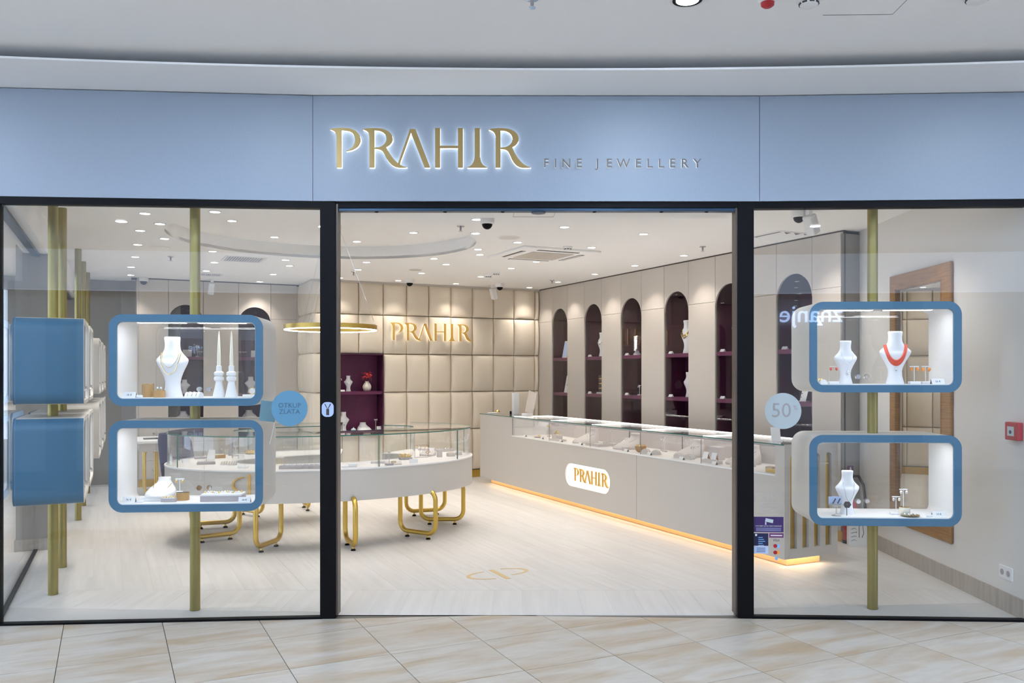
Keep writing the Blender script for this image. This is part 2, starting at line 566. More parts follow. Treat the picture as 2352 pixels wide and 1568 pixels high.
# ---- fascia
def strip(p, q, z0, z1, th, back=True):
    d = Vector((q[0] - p[0], q[1] - p[1])); d.normalize()
    n = Vector((-d[1], d[0]))
    return [(p[0], p[1]), (q[0], q[1]), (q[0] + n[0] * th, q[1] + n[1] * th), (p[0] + n[0] * th, p[1] + n[1] * th)]
fas = struct('wall_front', MB().prism([(-3.6, 5.32), (-1.25, 5.47), (1.56, 5.47), (3.7, 5.38), (3.7, 5.45), (1.56, 5.52), (-1.25, 5.52), (-3.6, 5.40)], 2.67, 3.33), 'gap', 'blue grey sign fascia above the shop front')
GX = 0.0015
for p, q in ((FA, FB), (FB, FC), (FC, FD)):
    d = Vector((q[0] - p[0], q[1] - p[1])).normalized() * GX
    MB().prism(strip((p[0] + d[0], p[1] + d[1]), (q[0] - d[0], q[1] - d[1]), 0, 0, 0.06), 2.655, 3.322).build('fascia_panel', 'fascia', fas)
# shadow joint on top
# ---- windows: black frames and panes
def window(name, label, p, q, zt=2.655, corner=False):
    d = Vector((q[0] - p[0], q[1] - p[1])); L = d.length; d.normalize()
    ang = math.atan2(d[1], d[0])
    mb = MB()
    mb.box(0, L, 0, 0.07, 2.612, zt)
    mb.box(0, L, 0, 0.05, -0.004, 0.012)
    if corner: mb.box(0, 0.022, 0, 0.05, 0.0, zt)
    w = struct(name, mb, 'black', label, loc=(p[0], p[1], 0), rz=ang)
    MB().box(0.0, L, 0.018, 0.028, 0.012, 2.612).build('pane', 'glass', w)
    return w
window('window_1', 'large left shop window in a thin black frame', (LC[0], LC[1] + 0.0), (-1.205, 5.400), corner=True)
window('window_2', 'large right shop window in a thin black frame', (1.535, 5.415), (3.30, 5.33))
def post(name, x0, x1, y, label, inner):
    mb = MB().box(x0, x1, y, y + 0.10, 0.0, 2.655)
    o = struct(name, mb, 'black', label, bevel=0.004)
    xi = x1 if inner > 0 else x0
    MB().box(min(xi, xi + inner * 0.012), max(xi, xi + inner * 0.012), y + 0.012, y + 0.10, 0.02, 2.64).build('jamb_strip', 'bronze', o)
    return o
postL = post('trim_3', -1.222, -1.122, 5.40, 'black door post beside the left window', 1)
post('trim_4', 1.440, 1.543, 5.412, 'black door post beside the right window', -1)
hd = struct('trim_5', MB().box(-1.122, 1.440, 5.415, 5.50, 2.618, 2.655), 'black', 'dark door head above the open entrance')
tr = MB().box(-1.11, 1.43, 5.43, 5.49, 2.598, 2.620)
tr.build('shutter_track', 'track', hd, bevel=0.003)
MB().lathe([(0.05, 0), (0.045, -0.012), (0.02, -0.016)], 16, c=(0.17, 5.455, 2.60)).build('door_sensor', 'track', hd)
for sx in (-0.87, -0.43, -0.06, 0.53, 0.96, 1.25):
    MB().lathe([(0.012, 0), (0.012, -0.006), (0.004, -0.008)], 8, c=(sx, 5.455, 2.60)).build('track_screw', 'black', hd)
# soffit above the entrance
sf = struct('trim_6', MB().box(-1.20, 1.56, 5.50, 6.22, 2.70, 2.91), 'ceil', 'white lowered soffit just inside the entrance')
a0, a1, a2 = gz(1181, 484, 2.699), gz(1177, 498, 2.699), gz(1271, 498, 2.699)
MB().tube([gz(1182, 484, 2.699), gz(1178, 498, 2.699), gz(1271, 498, 2.699), gz(1277, 484, 2.699)], 0.0012, 4).build('access_panel_joint', 'gap', sf)
struct('wall_front_inner', MB().prism([(-3.3, 5.30), (-1.2, 5.49), (1.56, 5.53), (3.4, 5.40), (3.4, 5.47), (1.56, 5.60), (-1.2, 5.56), (-3.3, 5.37)], 2.66, 2.93), 'ceil', 'white inner face above the shop windows')

# ---- shop ceiling with an oval raised recess
ICX, ICY, IA, IB = -1.84, 8.45, 1.5, 1.05          # centre and half axes of the oval island showcase
def oval(a, b, n=64, p0=0.0, p1=2 * PI, cx=ICX, cy=ICY):
    full = abs(p1 - p0 - 2 * PI) < 1e-6
    m_ = n if full else n + 1
    out = []
    for i in range(m_):
        t = p0 + (p1 - p0) * i / n
        x, y = a * math.cos(t), b * math.sin(t)
        out.append((cx + x * CS - y * SN, cy + x * SN + y * CS))
    return out
RA, RB = 1.50, 1.38
hole = oval(RA, RB)
cshop = struct('ceiling_shop', MB().prism([(-8, 5.45), (4.2, 5.45), (4.2, 16), (-8, 16)], CEIL, CEIL + 0.03, [hole]), 'ceil', 'white shop ceiling with an oval raised recess')
rec = MB()
rec.loft([[(x, y, CEIL + 0.001) for x, y in oval(RA, RB)], [(x, y, CEIL + 0.145) for x, y in oval(RA, RB)]], cap=False)
rec.prism(oval(RA + 0.05, RB + 0.05), CEIL + 0.145, CEIL + 0.17)
rec.build('recess', 'ceil', cshop, smooth=0.6)

# ---- back wall of padded squares
def padded():
    g_ = [-0.5, -0.488, -0.462, -0.41, -0.32, -0.17, 0.0, 0.17, 0.32, 0.41, 0.462, 0.488, 0.5]
    n = len(g_) - 1
    vs, fs = [], []
    for j in range(n + 1):
        for i in range(n + 1):
            u, v = g_[i], g_[j]
            if i in (0, n) or j in (0, n): d = 0.0
            else: d = 0.30 + 0.70 * (max(0, 1 - abs(2 * u) ** 3.2) * max(0, 1 - abs(2 * v) ** 3.2)) ** 0.55
            vs.append((u, -d, v))
    for j in range(n):
        for i in range(n):
            k = j * (n + 1) + i
            fs.append((k, k + 1, k + n + 2, k + n + 1))
    return MB().add(vs, fs).mesh('pad', smooth=3.2)
PADM = padded()
PADM.materials.append(MATS['pad'])
cols = [0.0]
for px in (1231, 1183, 1135.7, 1087.6, 1037.8, 987, 936, 882, 825.7, 768):
    cols.append(-hit(px, R0, (-CS, -SN))[2])
cols.append(-3.572)
rows = [0.11, 0.735, 1.30, 1.855, 2.42, CEIL]
NX0, NX1, NZ0, NZ1 = cols[10], cols[8], 0.735, 1.855
wbm = MB().box(-3.55, NX0, 0.075, 0.12, 0.0, CEIL).box(NX1, 0.0, 0.075, 0.12, 0.0, CEIL).box(NX0, NX1, 0.075, 0.12, NZ1, CEIL).box(NX0, NX1, 0.075, 0.12, 0.0, NZ0)
wb = struct('wall_back', wbm, 'padgap', 'back wall covered in beige upholstered squares', loc=(R0[0], R0[1], 0), rz=TH)
for ci in range(len(cols) - 1):
    x1, x0 = cols[ci], cols[ci + 1]
    for ri in range(5):
        z0, z1 = rows[ri], rows[ri + 1]
        if ci in (8, 9) and ri in (1, 2): continue
        dep = 0.035 if (ci <= 2 and ri <= 2) else 0.0
        part('pad', PADM, None, wb, ((x0 + x1) / 2, 0.075, (z0 + z1) / 2), (0, 0, 0), (x1 - x0 - 0.005, 0.082 - dep * 0.6, z1 - z0 - 0.005))
for ri in range(5):                                  # the left flank of the padded block
    z0, z1 = rows[ri], rows[ri + 1]
    for k in range(3):
        y0 = 0.06 + k * 0.30
        part('pad', PADM, None, wb, (-3.545, y0 + 0.15, (z0 + z1) / 2), (0, 0, -PI / 2), (0.296, 0.055, z1 - z0 - 0.004))
MB().box(-3.545, -3.50, 0.05, 1.0, 0.0, CEIL).build('flank_board', 'pad', wb)
MB().box(-3.58, 0.0, 0.02, 0.07, 0.0, 0.11).build('skirting', 'gold', wb)
MB().box(-3.58, 0.0, 0.01, 0.06, CEIL - 0.03, CEIL - 0.002).build('shadow_trim', 'panel', wb)
# purple niche in the padded wall
ND = 0.30
MB().box(NX0, NX1, ND, ND + 0.02, NZ0, NZ1).build('niche_back', 'purple', wb)
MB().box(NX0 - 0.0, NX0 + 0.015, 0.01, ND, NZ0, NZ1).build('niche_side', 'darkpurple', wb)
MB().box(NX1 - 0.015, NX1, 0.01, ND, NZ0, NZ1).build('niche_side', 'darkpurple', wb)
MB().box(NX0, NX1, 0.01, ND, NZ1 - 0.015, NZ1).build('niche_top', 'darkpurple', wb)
MB().box(NX0 + 0.015, NX1 - 0.015, 0.03, ND, 1.272, 1.315).build('shelf', 'purple', wb)
MB().box(NX0, NX1 + 0.0, -0.05, ND, NZ0 - 0.055, NZ0).build('ledge', 'panel', wb, bevel=0.004)
# solid shell behind everything so that no stray light comes in
sh = MB()
sh.box(-7.0, 1.2, 1.45, 1.50, 0, 3.1)
sh.box(0.62, 0.67, -6.0, 1.5, 0, 3.1)
struct('wall_shell', sh, 'greywall', 'plain wall behind the shop fittings', loc=(R0[0], R0[1], 0), rz=TH)

# ---- panelled walls with arched niches (local x along the wall, local y into the wall)
ZS, ZJ = 2.315, 2.372
def arch_wall(root, joints, arches, zbot, depth, shelves):
    for k in range(len(joints) - 1):
        a, b = joints[k] + 0.0028, joints[k + 1] - 0.0028
        if k in arches:
            r = (b - a) / 2
            poly = [(a, ZS)] + [((a + b) / 2 - r * math.cos(PI * i / 24), ZS + r * math.sin(PI * i / 24)) for i in range(1, 24)] + [(b, ZS), (b, CEIL - 0.016), (a, CEIL - 0.016)]
            MB().prism(poly, 0, 0.02, M=XZ).build('wall_panel', 'panel', root)
            MB().prism([(a, 0.1), (b, 0.1), (b, zbot - 0.002), (a, zbot - 0.002)], 0, 0.02, M=XZ).build('wall_panel', 'panel', root)
            A, B = joints[k] - 0.02, joints[k + 1] + 0.02
            MB().box(A, B, depth, depth + 0.015, zbot, 2.70).build('niche_back', 'darkpurple', root)
            gp = [(a, zbot), (b, zbot), (b, ZS)] + [((a + b) / 2 + r * math.cos(PI * i / 24), ZS + r * math.sin(PI * i / 24)) for i in range(1, 24)] + [(a, ZS)]
            MB().prism(gp, 0.010, 0.014, M=XZ).build('niche_glass', 'nicheglass', root)
            MB().box(A - 0.015, A, 0.021, depth + 0.015, zbot, 2.70).build('niche_side', 'darkpurple', root)
            MB().box(B, B + 0.015, 0.021, depth + 0.015, zbot, 2.70).build('niche_side', 'darkpurple', root)
            MB().box(A, B, 0.021, depth + 0.015, 2.685, 2.70).build('niche_top', 'darkpurple', root)
            MB().box(A, B, 0.021, depth + 0.015, zbot - 0.03, zbot).build('niche_floor', 'purple', root)
            for z in shelves:
                MB().box(A + 0.001, B - 0.001, 0.023, depth, z - 0.045, z).build('shelf', 'purple', root, bevel=0.003)
        else:
            MB().box(a, b, 0, 0.02, 0.1, ZJ - 0.002).build('wall_panel', 'panel', root)
            MB().box(a, b, 0, 0.02, ZJ + 0.002, CEIL - 0.016).build('wall_panel', 'panel', root)
ax_a = (SN, -CS)
RJ = [-0.09] + [hit(px, R0, ax_a)[2] for px in (1268, 1303, 1342, 1381.6, 1426, 1473, 1525.5, 1581, 1642.6)]
step = 0.483
RJ += [RJ[-1] + 0.485]
RJ += [hit(1783, R0, ax_a)[2]]
RJ += [hit(1865, R0, ax_a)[2], hit(1935, R0, ax_a)[2]]
backing = MB()
def wall_backing(mb, joints, arches, zb, L):
    for k in range(len(joints) - 1):
        if k not in arches: mb.box(joints[k], joints[k + 1], 0.021, 0.04, 0.0, CEIL)
    mb.box(-0.09, L, 0.012, 0.05, CEIL - 0.03, CEIL)
    return mb
RARCH = (1, 3, 5, 7, 9, 11)
wr = struct('wall_right', wall_backing(backing, RJ, RARCH, 0.9, RJ[-1]), 'gap', 'right wall of beige panels with tall arched display niches', loc=(R0[0], R0[1], 0), rz=TH - PI / 2)
arch_wall(wr, RJ, RARCH, 0.82, 0.33, (1.81, 1.285))
MB().box(RJ[-1] - 0.02, RJ[-1], 0.0, 0.62, 0.0, CEIL - 0.03).build('end_panel', 'greywall', wr)
MB().box(0, RJ[-1], 0.0, 0.03, 0.0, 0.1).build('skirting', 'gold', wr)
# left part of the back wall, set further back
LB = Lw(-3.55, 0.92)
LJp = [hit(px, LB, (-CS, -SN))[2] for px in (682, 622, 548, 467, 387, 318)]
LJ = [-t for t in LJp][::-1]
off0 = LJ[0]
LJ = [t - off0 for t in LJ]
lbo = (LB[0] + off0 * CS, LB[1] + off0 * SN)
LARCH = (1, 3)
wl2 = struct('wall_back_left', wall_backing(MB(), LJ, LARCH, 0.9, LJ[-1] + 0.1), 'gap', 'back wall of beige panels with two arched niches beside the padded squares', loc=(lbo[0], lbo[1], 0), rz=TH)
arch_wall(wl2, LJ, LARCH, 0.90, 0.33, (1.81, 1.285))
MB().box(LJ[-1], LJ[-1] + 0.12, 0, 0.03, 0.0, CEIL - 0.03).build('end_panel', 'panel', wl2)
MB().box(-0.02, 0.0, 0.0, 0.6, 0.0, CEIL).build('end_panel', 'panel', wl2)
MB().box(0, LJ[-1], -0.005, 0.025, 0.0, 0.1).build('skirting', 'gold', wl2)

# ---- grey end wall, left pilaster and side window
gw = struct('wall_left_back', MB().box(-7.2, lbo[0] + 0.4, 12.12, 12.2, 0, CEIL), 'greywall', 'dark grey plain wall at the far left of the shop')
MB().box(-6.7, lbo[0] + 0.2, 12.10, 12.121, 0, 0.09).build('baseboard', 'baseboard', gw)
def lbox(name, m, t0, t1, o0, o1, z0, z1, label=None, parent=None, bevel=0.0):
    mb = MB().box(t0, t1, -o1, -o0, z0, z1)
    if parent: return mb.build(name, m, parent, bevel=bevel)
    return struct(name, mb, m, label, loc=(LC[0], LC[1], 0), rz=LANG, bevel=bevel)
TG = hit(81, LC, LD)[2]
wl3 = lbox('window_3', 'black', 0, 7.6, -0.02, 0.02, -0.004, 0.012, 'left side window along the display cases')
lbox('pane', 'glass', 0.02, TG, -0.005, 0.005, 0.012, 2.62, parent=wl3)
lbox('pane', 'glass', TG + 1.0, 7.6, -0.005, 0.005, 0.012, 2.62, parent=wl3)
lbox('head_track', 'track', 0.02, 7.6, -0.02, 0.035, 2.60, 2.625, parent=wl3)
lbox('trim_7', 'ceil', 0.02, 7.6, -0.04, 0.10, 2.625, CEIL + 0.02, 'white lintel above the side window')
pil = lbox('wall_pilaster', 'greywall', TG, TG + 1.0, -0.1, 0.16, 0, CEIL, 'grey pilaster between the side window panes')
lbox('baseboard', 'baseboard', TG - 0.012, TG + 1.012, 0.0, 0.172, 0, 0.10, parent=pil)

# ---- right side wall with baseboard
wsd = struct('wall_side', MB().prism([(3.262, 7.99), (3.245, 5.36), (3.33, 5.36), (3.36, 8.02)], 0, CEIL + 0.02), 'sidewall', 'plain light grey side wall beside the right window')
MB().prism([(3.252, 7.985), (3.233, 5.37), (3.247, 5.37), (3.266, 7.985)], 0, 0.125).build('baseboard', 'baseboard', wsd)
sh2 = MB().prism([(3.33, 7.9), (3.36, 7.9), (4.0, 8.9), (3.9, 9.0)], 0, 3.0)
struct('wall_side_return', sh2, 'greywall', 'grey return wall at the end of the panelled wall')

# ---- shop front across the passage, seen only mirrored in the windows
op = struct('wall_opposite', MB().box(-7, 7, -1.45, -1.35, 0, 2.70), 'greywall', 'shop front across the passage')
MB().box(-7, 7, -1.40, -1.22, 2.72, 3.24).build('fascia', 'litband', op)
for k in range(7):
    MB().box(-6.9 + k * 2.0, -5.3 + k * 2.0, -1.36, -1.34, 0.25, 2.62).build('fill_pane', 'fillpane', op)  # glowing panes added as fill for the mall ceiling and fascia
zs = thing('sign', 'blue lit bookshop sign under the fascia across the passage', 'sign', (3.57, -1.31, 2.40), PI)
zme = text_mesh('znanje', 0.345, 0.012)
zo = part('letters', zme, 'signglow', zs, (0, 0, 0), (PI / 2, 0, 0))
# ================================================================== LETTERING
def emblem_parts(root, M, m, s=1.0, th=0.02):
    def arc(sgn, x0, w, yt, yb, t):
        c, h = (yt + yb) / 2, (yt - yb) / 2
        o_, i_ = [], []
        for k in range(15):
            a = math.radians(-82 + 164 * k / 14)
            o_.append(((x0 + sgn * w * math.cos(a)) * s, (c + h * math.sin(a)) * s))
            i_.append(((x0 + sgn * (w - t) * math.cos(a)) * s, (c + (h - t * 0.45) * math.sin(a)) * s))
        return o_ + i_[::-1]
    MB().prism(arc(-1, -0.10, 0.40, 0.24, -0.24, 0.062), 0, th, M=M).build('emblem_stroke', m, root)
    MB().prism([(-0.035 * s, -0.31 * s), (0.04 * s, -0.31 * s), (0.04 * s, 0.30 * s), (-0.035 * s, 0.30 * s)], 0, th, M=M).build('emblem_stroke', m, root)
    MB().prism(arc(1, 0.10, 0.40, 0.30, -0.13, 0.062), 0, th, M=M).build('emblem_stroke', m, root)
fe = thing('floor_emblem', 'gold brand emblem of two arcs and a bar inlaid in the shop floor', 'emblem', (-0.10, 6.61, 0.0), TH)
emblem_parts(fe, None, 'inlay', 0.54, 0.0015)

GL = {
 'p': ([(48,72),(64,67.5),(85,65.5),(105,64),(125,63.8),(145,64.5),(165,67),(185,72.5),(203,82),(217,95),(227,111),(232,128),(232,142),(227,157),(219,170),(207,181),(190,191),(170,198.5),(145,203),(160,196),(174,187),(185,177),(193,164),(198,150),(199,135),(197,119),(190,104),(179,91),(163,83),(142,79),(118,77.5),(118,300),(88,300),(88,118),(85.5,104),(80,91),(71,82),(60,76)], []),
 'r': ([(245,72),(262,67.5),(285,65.5),(310,64.5),(335,65),(358,67.5),(378,73),(396,82),(410,94),(420,109),(424,125),(423,140),(416,154),(404,167),(385,178),(396,200),(410,223),(427,246),(445,265),(464,281),(485,292),(510,299),(486,301),(462,301),(440,297),(420,286),(402,269),(388,248),(376,225),(364,205),(352,195),(336,190),(315,188),(315,300),(285,300),(285,118),(282.5,104),(277,91),(268,82),(257,76)], [[(315,78),(332,78.5),(350,82),(366,90),(378,102),(385,117),(387,132),(383,147),(374,161),(360,172),(340,179),(315,181)]]),
 'a': ([(527,70),(560,70),(648,300),(615,300),(533,92),(505,172),(482,236),(472,262),(469,278),(472,288),(466,287),(458,281),(457,272),(466,247),(486,190),(507,130)], []),
 'h': ([(678,64),(708,64),(708,170),(815,170),(815,64),(845,64),(845,300),(815,300),(815,183),(708,183),(708,300),(678,300)], []),
 'i': ([(915,64),(947,64),(947,236),(950,256),(956,272),(966,285),(977,293),(990,300),(870,300),(884,293),(896,285),(905,272),(912,256),(915,236)], []),
}
r2 = [(x + 755, y) for x, y in GL['r'][0]]
r2o = []
for x, y in r2:
    if y > 178 and x > 1075 and 1100 < x: 
        k = (y - 178) / 122.0
        x = x - 12 * k * 1.0
    r2o.append((x, y))
GL['r2'] = (r2o, [[(x + 755, y) for x, y in GL['r'][1][0]]])
def logo(root, width, off, th, m, halo=None, hoff=0.0, bold=0.0):
    """letters in the local xz plane, facing -y, total width given, baseline at z 0, left edge at x 0"""
    s = width / (1252.0 - 48.0)
    for nm in ('p', 'r', 'a', 'h', 'i', 'r2'):
        o, hs = GL[nm]
        f = lambda p: ((p[0] - 48) * s, (300 - p[1]) * s)
        lt = MB().prism([f(p) for p in o], -off - th, -off, [[f(p) for p in h] for h in hs], M=XZ).build('letter_' + nm[0], m, root)
        if halo:
            MB().prism([f(p) for p in o], -off, -hoff, [[f(p) for p in h] for h in hs], M=XZ).build('light_rim', halo, lt)
    return s
# fascia sign: local frame on the middle fascia panel
fY = lambda px: hit(px, FB, (FC[0] - FB[0], FC[1] - FB[1]))
pA = fY(760)
sg = thing('shop_sign', 'backlit gold PRAHIR lettering with small FINE JEWELLERY on the fascia', 'sign', (pA[0], pA[1], zat(387, pA[1])), 0.0035)
logo(sg, (1219 - 760) * 5.393 / F, 0.022, 0.012, 'goldsign', 'halo', 0.001)
small = [('F', 1325, 1362), ('I', 1395, 1403), ('N', 1440, 1487), ('E', 1520, 1560), ('J', 1633, 1667), ('E', 1700, 1740), ('W', 1765, 1845), ('E', 1875, 1912), ('L', 1945, 1980), ('L', 2013, 2048), ('E', 2080, 2117), ('R', 2150, 2192), ('Y', 2222, 2272)]
TXT = {}
for ch, xa, xb in small:
    if ch not in TXT:
        me = text_mesh(ch, 0.080, 0.006); me.materials.append(MATS['lettergrey'])
        mh = text_mesh(ch, 0.080, 0.009); mh.materials.append(MATS['halosoft'])
        TXT[ch] = (me, mh)
    pxc = 740 + (xa + xb) / 2 / 2.613
    c = fY(pxc)
    loc = (c[0] - pA[0], -0.020, zat(377, c[1]) - zat(387, c[1]))
    lo = part('small_letter', TXT[ch][0], None, sg, loc, (PI / 2, 0, 0))
    part('light_rim', TXT[ch][1], None, lo, (0, 0, -0.010), (0, 0, 0), (1.0, 1.0, 0.6))
# inner sign on the padded wall
LPX = hit(893, R0, (-CS, -SN))
WS = thing('wall_sign', 'gold PRAHIR lettering lit from behind on the padded wall', 'sign', Lw(-LPX[2], -0.0, zat(781, LPX[1])), TH)
LPE = hit(1085, R0, (-CS, -SN))
logo(WS, LPX[2] - LPE[2], 0.034, 0.015, 'goldpaint', 'halosign', 0.020)

# ================================================================== CEILING FIXTURES
def disc(r, n=20): return [(r * math.cos(2 * PI * i / n), r * math.sin(2 * PI * i / n)) for i in range(n)]
DL_ring = MB().lathe([(0.040, 0.0), (0.041, -0.004), (0.052, -0.004), (0.053, 0.0)], 20).mesh('rim', smooth=0.6); DL_ring.materials.append(MATS['white'])
DL_disc = MB().lathe([(0.041, 0.0005), (0.041, -0.0025)], 20).mesh('lamp_face'); DL_disc.materials.append(MATS['downglow'])
z8 = [(250,93),(410,205),(198,278),(460,365),(170,430),(145,562),(100,672),(95,758),(1005,75),(1190,173),(980,502),(1000,622),(910,713),(1650,348),(1768,595),(1810,658),(1635,750),(1490,830),(2090,40)]
zA = [(1575,157),(893,300),(280,397),(1563,308),(2018,405),(1590,480),(1610,538),(1115,580),(385,620),(1245,643),(293,700),(980,738),(98,789),(728,818),(1620,777),(1950,686),(2222,613),(1352,852),(2145,893)]
zB = [(360,240),(1215,315),(653,460),(1650,548),(1122,656),(687,749),(290,834)]
spots = [(280 + x / 4.704, 470 + y / 4.704) for x, y in z8] + [(760 + x / 4.704, 470 + y / 4.704) for x, y in zA] + [(1220 + x / 4.704, 470 + y / 4.704) for x, y in zB] + [(1720 + 548 / 3.722, 460 + 233 / 3.722)]
spots += [(CX + X_ / Y_ * F, CY - 1.345 / Y_ * F) for X_, Y_ in ((2.75, 6.3), (1.95, 6.35), (-2.7, 6.3), (-1.75, 6.4))]      # four unseen ones added behind the window heads to brighten the window zone
dl0 = None
def in_recess(X, Y):
    dx, dy = X - ICX, Y - ICY
    x, y = dx * CS + dy * SN, -dx * SN + dy * CS
    return (x / (RA - 0.06)) ** 2 + (y / (RB - 0.06)) ** 2 < 1
for k, (px, py) in enumerate(spots):
    P = gz(px, py, CEIL)
    z = CEIL
    if in_recess(P[0], P[1]):
        P2 = gz(px, py, CEIL + 0.145)
        if in_recess(P2[0], P2[1]): P, z = P2, CEIL + 0.145
    if dl0 is None:
        o = dl0 = thing('downlight', 'small round recessed downlight glowing in the shop ceiling', 'light', (0, 0, 0), 0, 'shop ceiling downlights')
        part('rim', DL_ring, None, o); part('lamp_face', DL_disc, None, o)
    else:
        o = copy_tree(dl0)
    o.location = (P[0], P[1], z - 0.0005)
    lamp('downlight_lamp', 'SPOT', (P[0], P[1], z - 0.012), SHOP_W, SHOP_COL, spot_size=math.radians(98), spot_blend=0.65, shadow_soft_size=0.04)
# mall lamps
ml0 = None
for ix, X in enumerate((-3.9, -1.53, 0.868, 3.25)):
    for iy, Y in enumerate((4.20 if ix == 2 else 3.95, 2.2, 0.2)):
        if ml0 is None:
            o = ml0 = thing('mall_downlight', 'large round downlight with black reflector ring in the mall ceiling', 'light', (0, 0, 0), 0, 'mall ceiling downlights')
            MB().lathe([(0.058, 0.0), (0.06, -0.006), (0.086, -0.008), (0.09, -0.004), (0.09, 0.0)], 28).build('rim', 'white', o, smooth=0.5)
            MB().lathe([(0.050, -0.0005), (0.058, -0.006), (0.074, -0.0075), (0.074, -0.001)], 28).build('reflector', 'black', o, smooth=0.5)
            MB().lathe([(0.056, 0.0), (0.056, -0.009)], 24).build('lamp_face', 'ledcool', o)
        else: o = copy_tree(ml0)
        o.location = (X, Y, 3.4095)
        lamp('mall_lamp', 'AREA', (X, Y, 3.385), MALL_W, MALL_COL, shape='DISK', size=0.12)
def cam_dome(px, py, label, Z=CEIL):
    P = gz(px, py, Z)
    o = thing('dome_camera', label, 'camera', (P[0], P[1], Z), 0)
    MB().lathe([(0.062, 0.0), (0.062, -0.045), (0.052, -0.055)], 20).build('housing', 'white', o, smooth=0.6)
    MB().lathe([(0.045, -0.05)] + [(0.045 * math.cos(a), -0.055 - 0.045 * math.sin(a)) for a in (0, 0.4, 0.8, 1.2, 1.5)], 18).build('dome', 'black', o, smooth=0.8)
cam_dome(330, 637, 'white dome camera over the end of the panelled back wall')
cam_dome(941, 641, 'white dome camera above the padded wall left of the lettering end')
cam_dome(1148, 651, 'white dome camera near the panelled wall corner above padded squares')
cam_dome(1835, 484, 'white dome camera in the ceiling seen through the right window')
cam_dome(1119, 500, 'dome camera with dark bowl just behind the entrance soffit')
def wall_spot(px, py, tilt, label):
    P = gz(px, py, CEIL)
    o = thing('ceiling_speaker', label, 'speaker', (P[0], P[1], CEIL), TH)
    MB().box(-0.02, 0.02, -0.02, 0.02, -0.05, 0).build('bracket', 'white', o)
    M = Matrix.Translation((0, 0, -0.05)) @ Matrix.Rotation(tilt, 4, 'Y') @ Matrix.Rotation(0.25, 4, 'X')
    MB().box(-0.04, 0.04, -0.045, 0.045, -0.17, 0.0, M=M).build('body', 'white', o, bevel=0.012)
wall_spot(487, 641, 0.1, 'white box alarm detector hanging above the two arched niches')
wall_spot(1131, 654, -0.35, 'white box alarm detector hanging before the padded wall')
wall_spot(1858, 480, -0.6, 'white box alarm detector hanging beside the dome camera by the right window')
def flat_disc(name, px, py, r, label, cat, m='sidewall'):
    P = gz(px, py, CEIL)
    o = thing(name, label, cat, (P[0], P[1], CEIL), 0)
    MB().lathe([(r, 0.0), (r, -0.003), (r * 0.92, -0.006)], 32).build('rim', 'white', o, smooth=0.6)
    MB().lathe([(r * 0.93, -0.0045), (r * 0.9, -0.0075)], 32).build('grille', m, o)
flat_disc('round_speaker', 368, 568, 0.105, 'round ceiling speaker grille left of the square air vent', 'speaker', 'ceil')
flat_disc('round_speaker', 1169, 545, 0.11, 'round ceiling speaker grille beside the air cassette', 'speaker', 'sidewall')
flat_disc('round_speaker', 954, 619, 0.085, 'small round ceiling speaker grille near the padded wall', 'speaker', 'panel')
def sprinkler(px, py, label, Z=CEIL, s=1.0):
    P = gz(px, py, Z)
    o = thing('sprinkler', label, 'sprinkler', (P[0], P[1], Z), 0)
    MB().lathe([(0.035 * s, 0), (0.033 * s, -0.006), (0.012 * s, -0.008)], 16).build('escutcheon', 'chrome', o, smooth=0.6)
    MB().lathe([(0.009 * s, -0.006), (0.009 * s, -0.03 * s), (0.005 * s, -0.045 * s)], 10).build('bulb', 'greyfab', o)
    MB().lathe([(0.018 * s, -0.045 * s), (0.018 * s, -0.049 * s)], 14).build('deflector', 'chrome', o)
for q in ((392, 589, 'sprinkler head beside the left ceiling speaker'), (1058, 519, 'sprinkler head at the edge of the oval recess'), (812, 624, 'sprinkler head before the padded wall'), (1614, 566, 'sprinkler head by the arched niche wall'), (1268, 643, 'sprinkler head in the far right ceiling corner')):
    sprinkler(q[0], q[1], q[2])
sprinkler(1222, -4, 'sprinkler head hanging from the mall ceiling', 3.41, 1.0)
def smoke(px, py, label, Z=CEIL, r=0.05, red=False):
    P = gz(px, py, Z)
    o = thing('smoke_detector', label, 'smoke detector', (P[0], P[1], Z), 0)
    MB().lathe([(r, 0), (r, -0.012), (r * 0.82, -0.022)], 20).build('base', 'white', o, smooth=0.5)
    MB().lathe([(r * 0.72, -0.02), (r * 0.70, -0.036), (r * 0.45, -0.045), (r * 0.1, -0.047)], 20).build('head', 'red' if red else 'white', o, smooth=0.7)
    if not red:
        for k in range(8):
            a = k * PI / 4
            MB().cbox((r * 0.72, 0, -0.029), (0.006, r * 0.36, 0.007), Matrix.Rotation(a, 4, 'Z')).build('vent_slot', 'dark', o)
smoke(1140, 625, 'small white smoke detector before the padded wall')
smoke(1122, 631, 'flat white detector disc next to the small smoke detector')
smoke(1304, 566, 'smoke detector beside the air cassette')
smoke(1858, -4, 'white smoke detector on the mall ceiling', 3.41, 0.062)
smoke(1763, -4, 'mall ceiling alarm detector with red face', 3.41, 0.045, True)
smoke(2245, -14, 'grey round detector on the mall ceiling near the right edge', 3.41, 0.07)
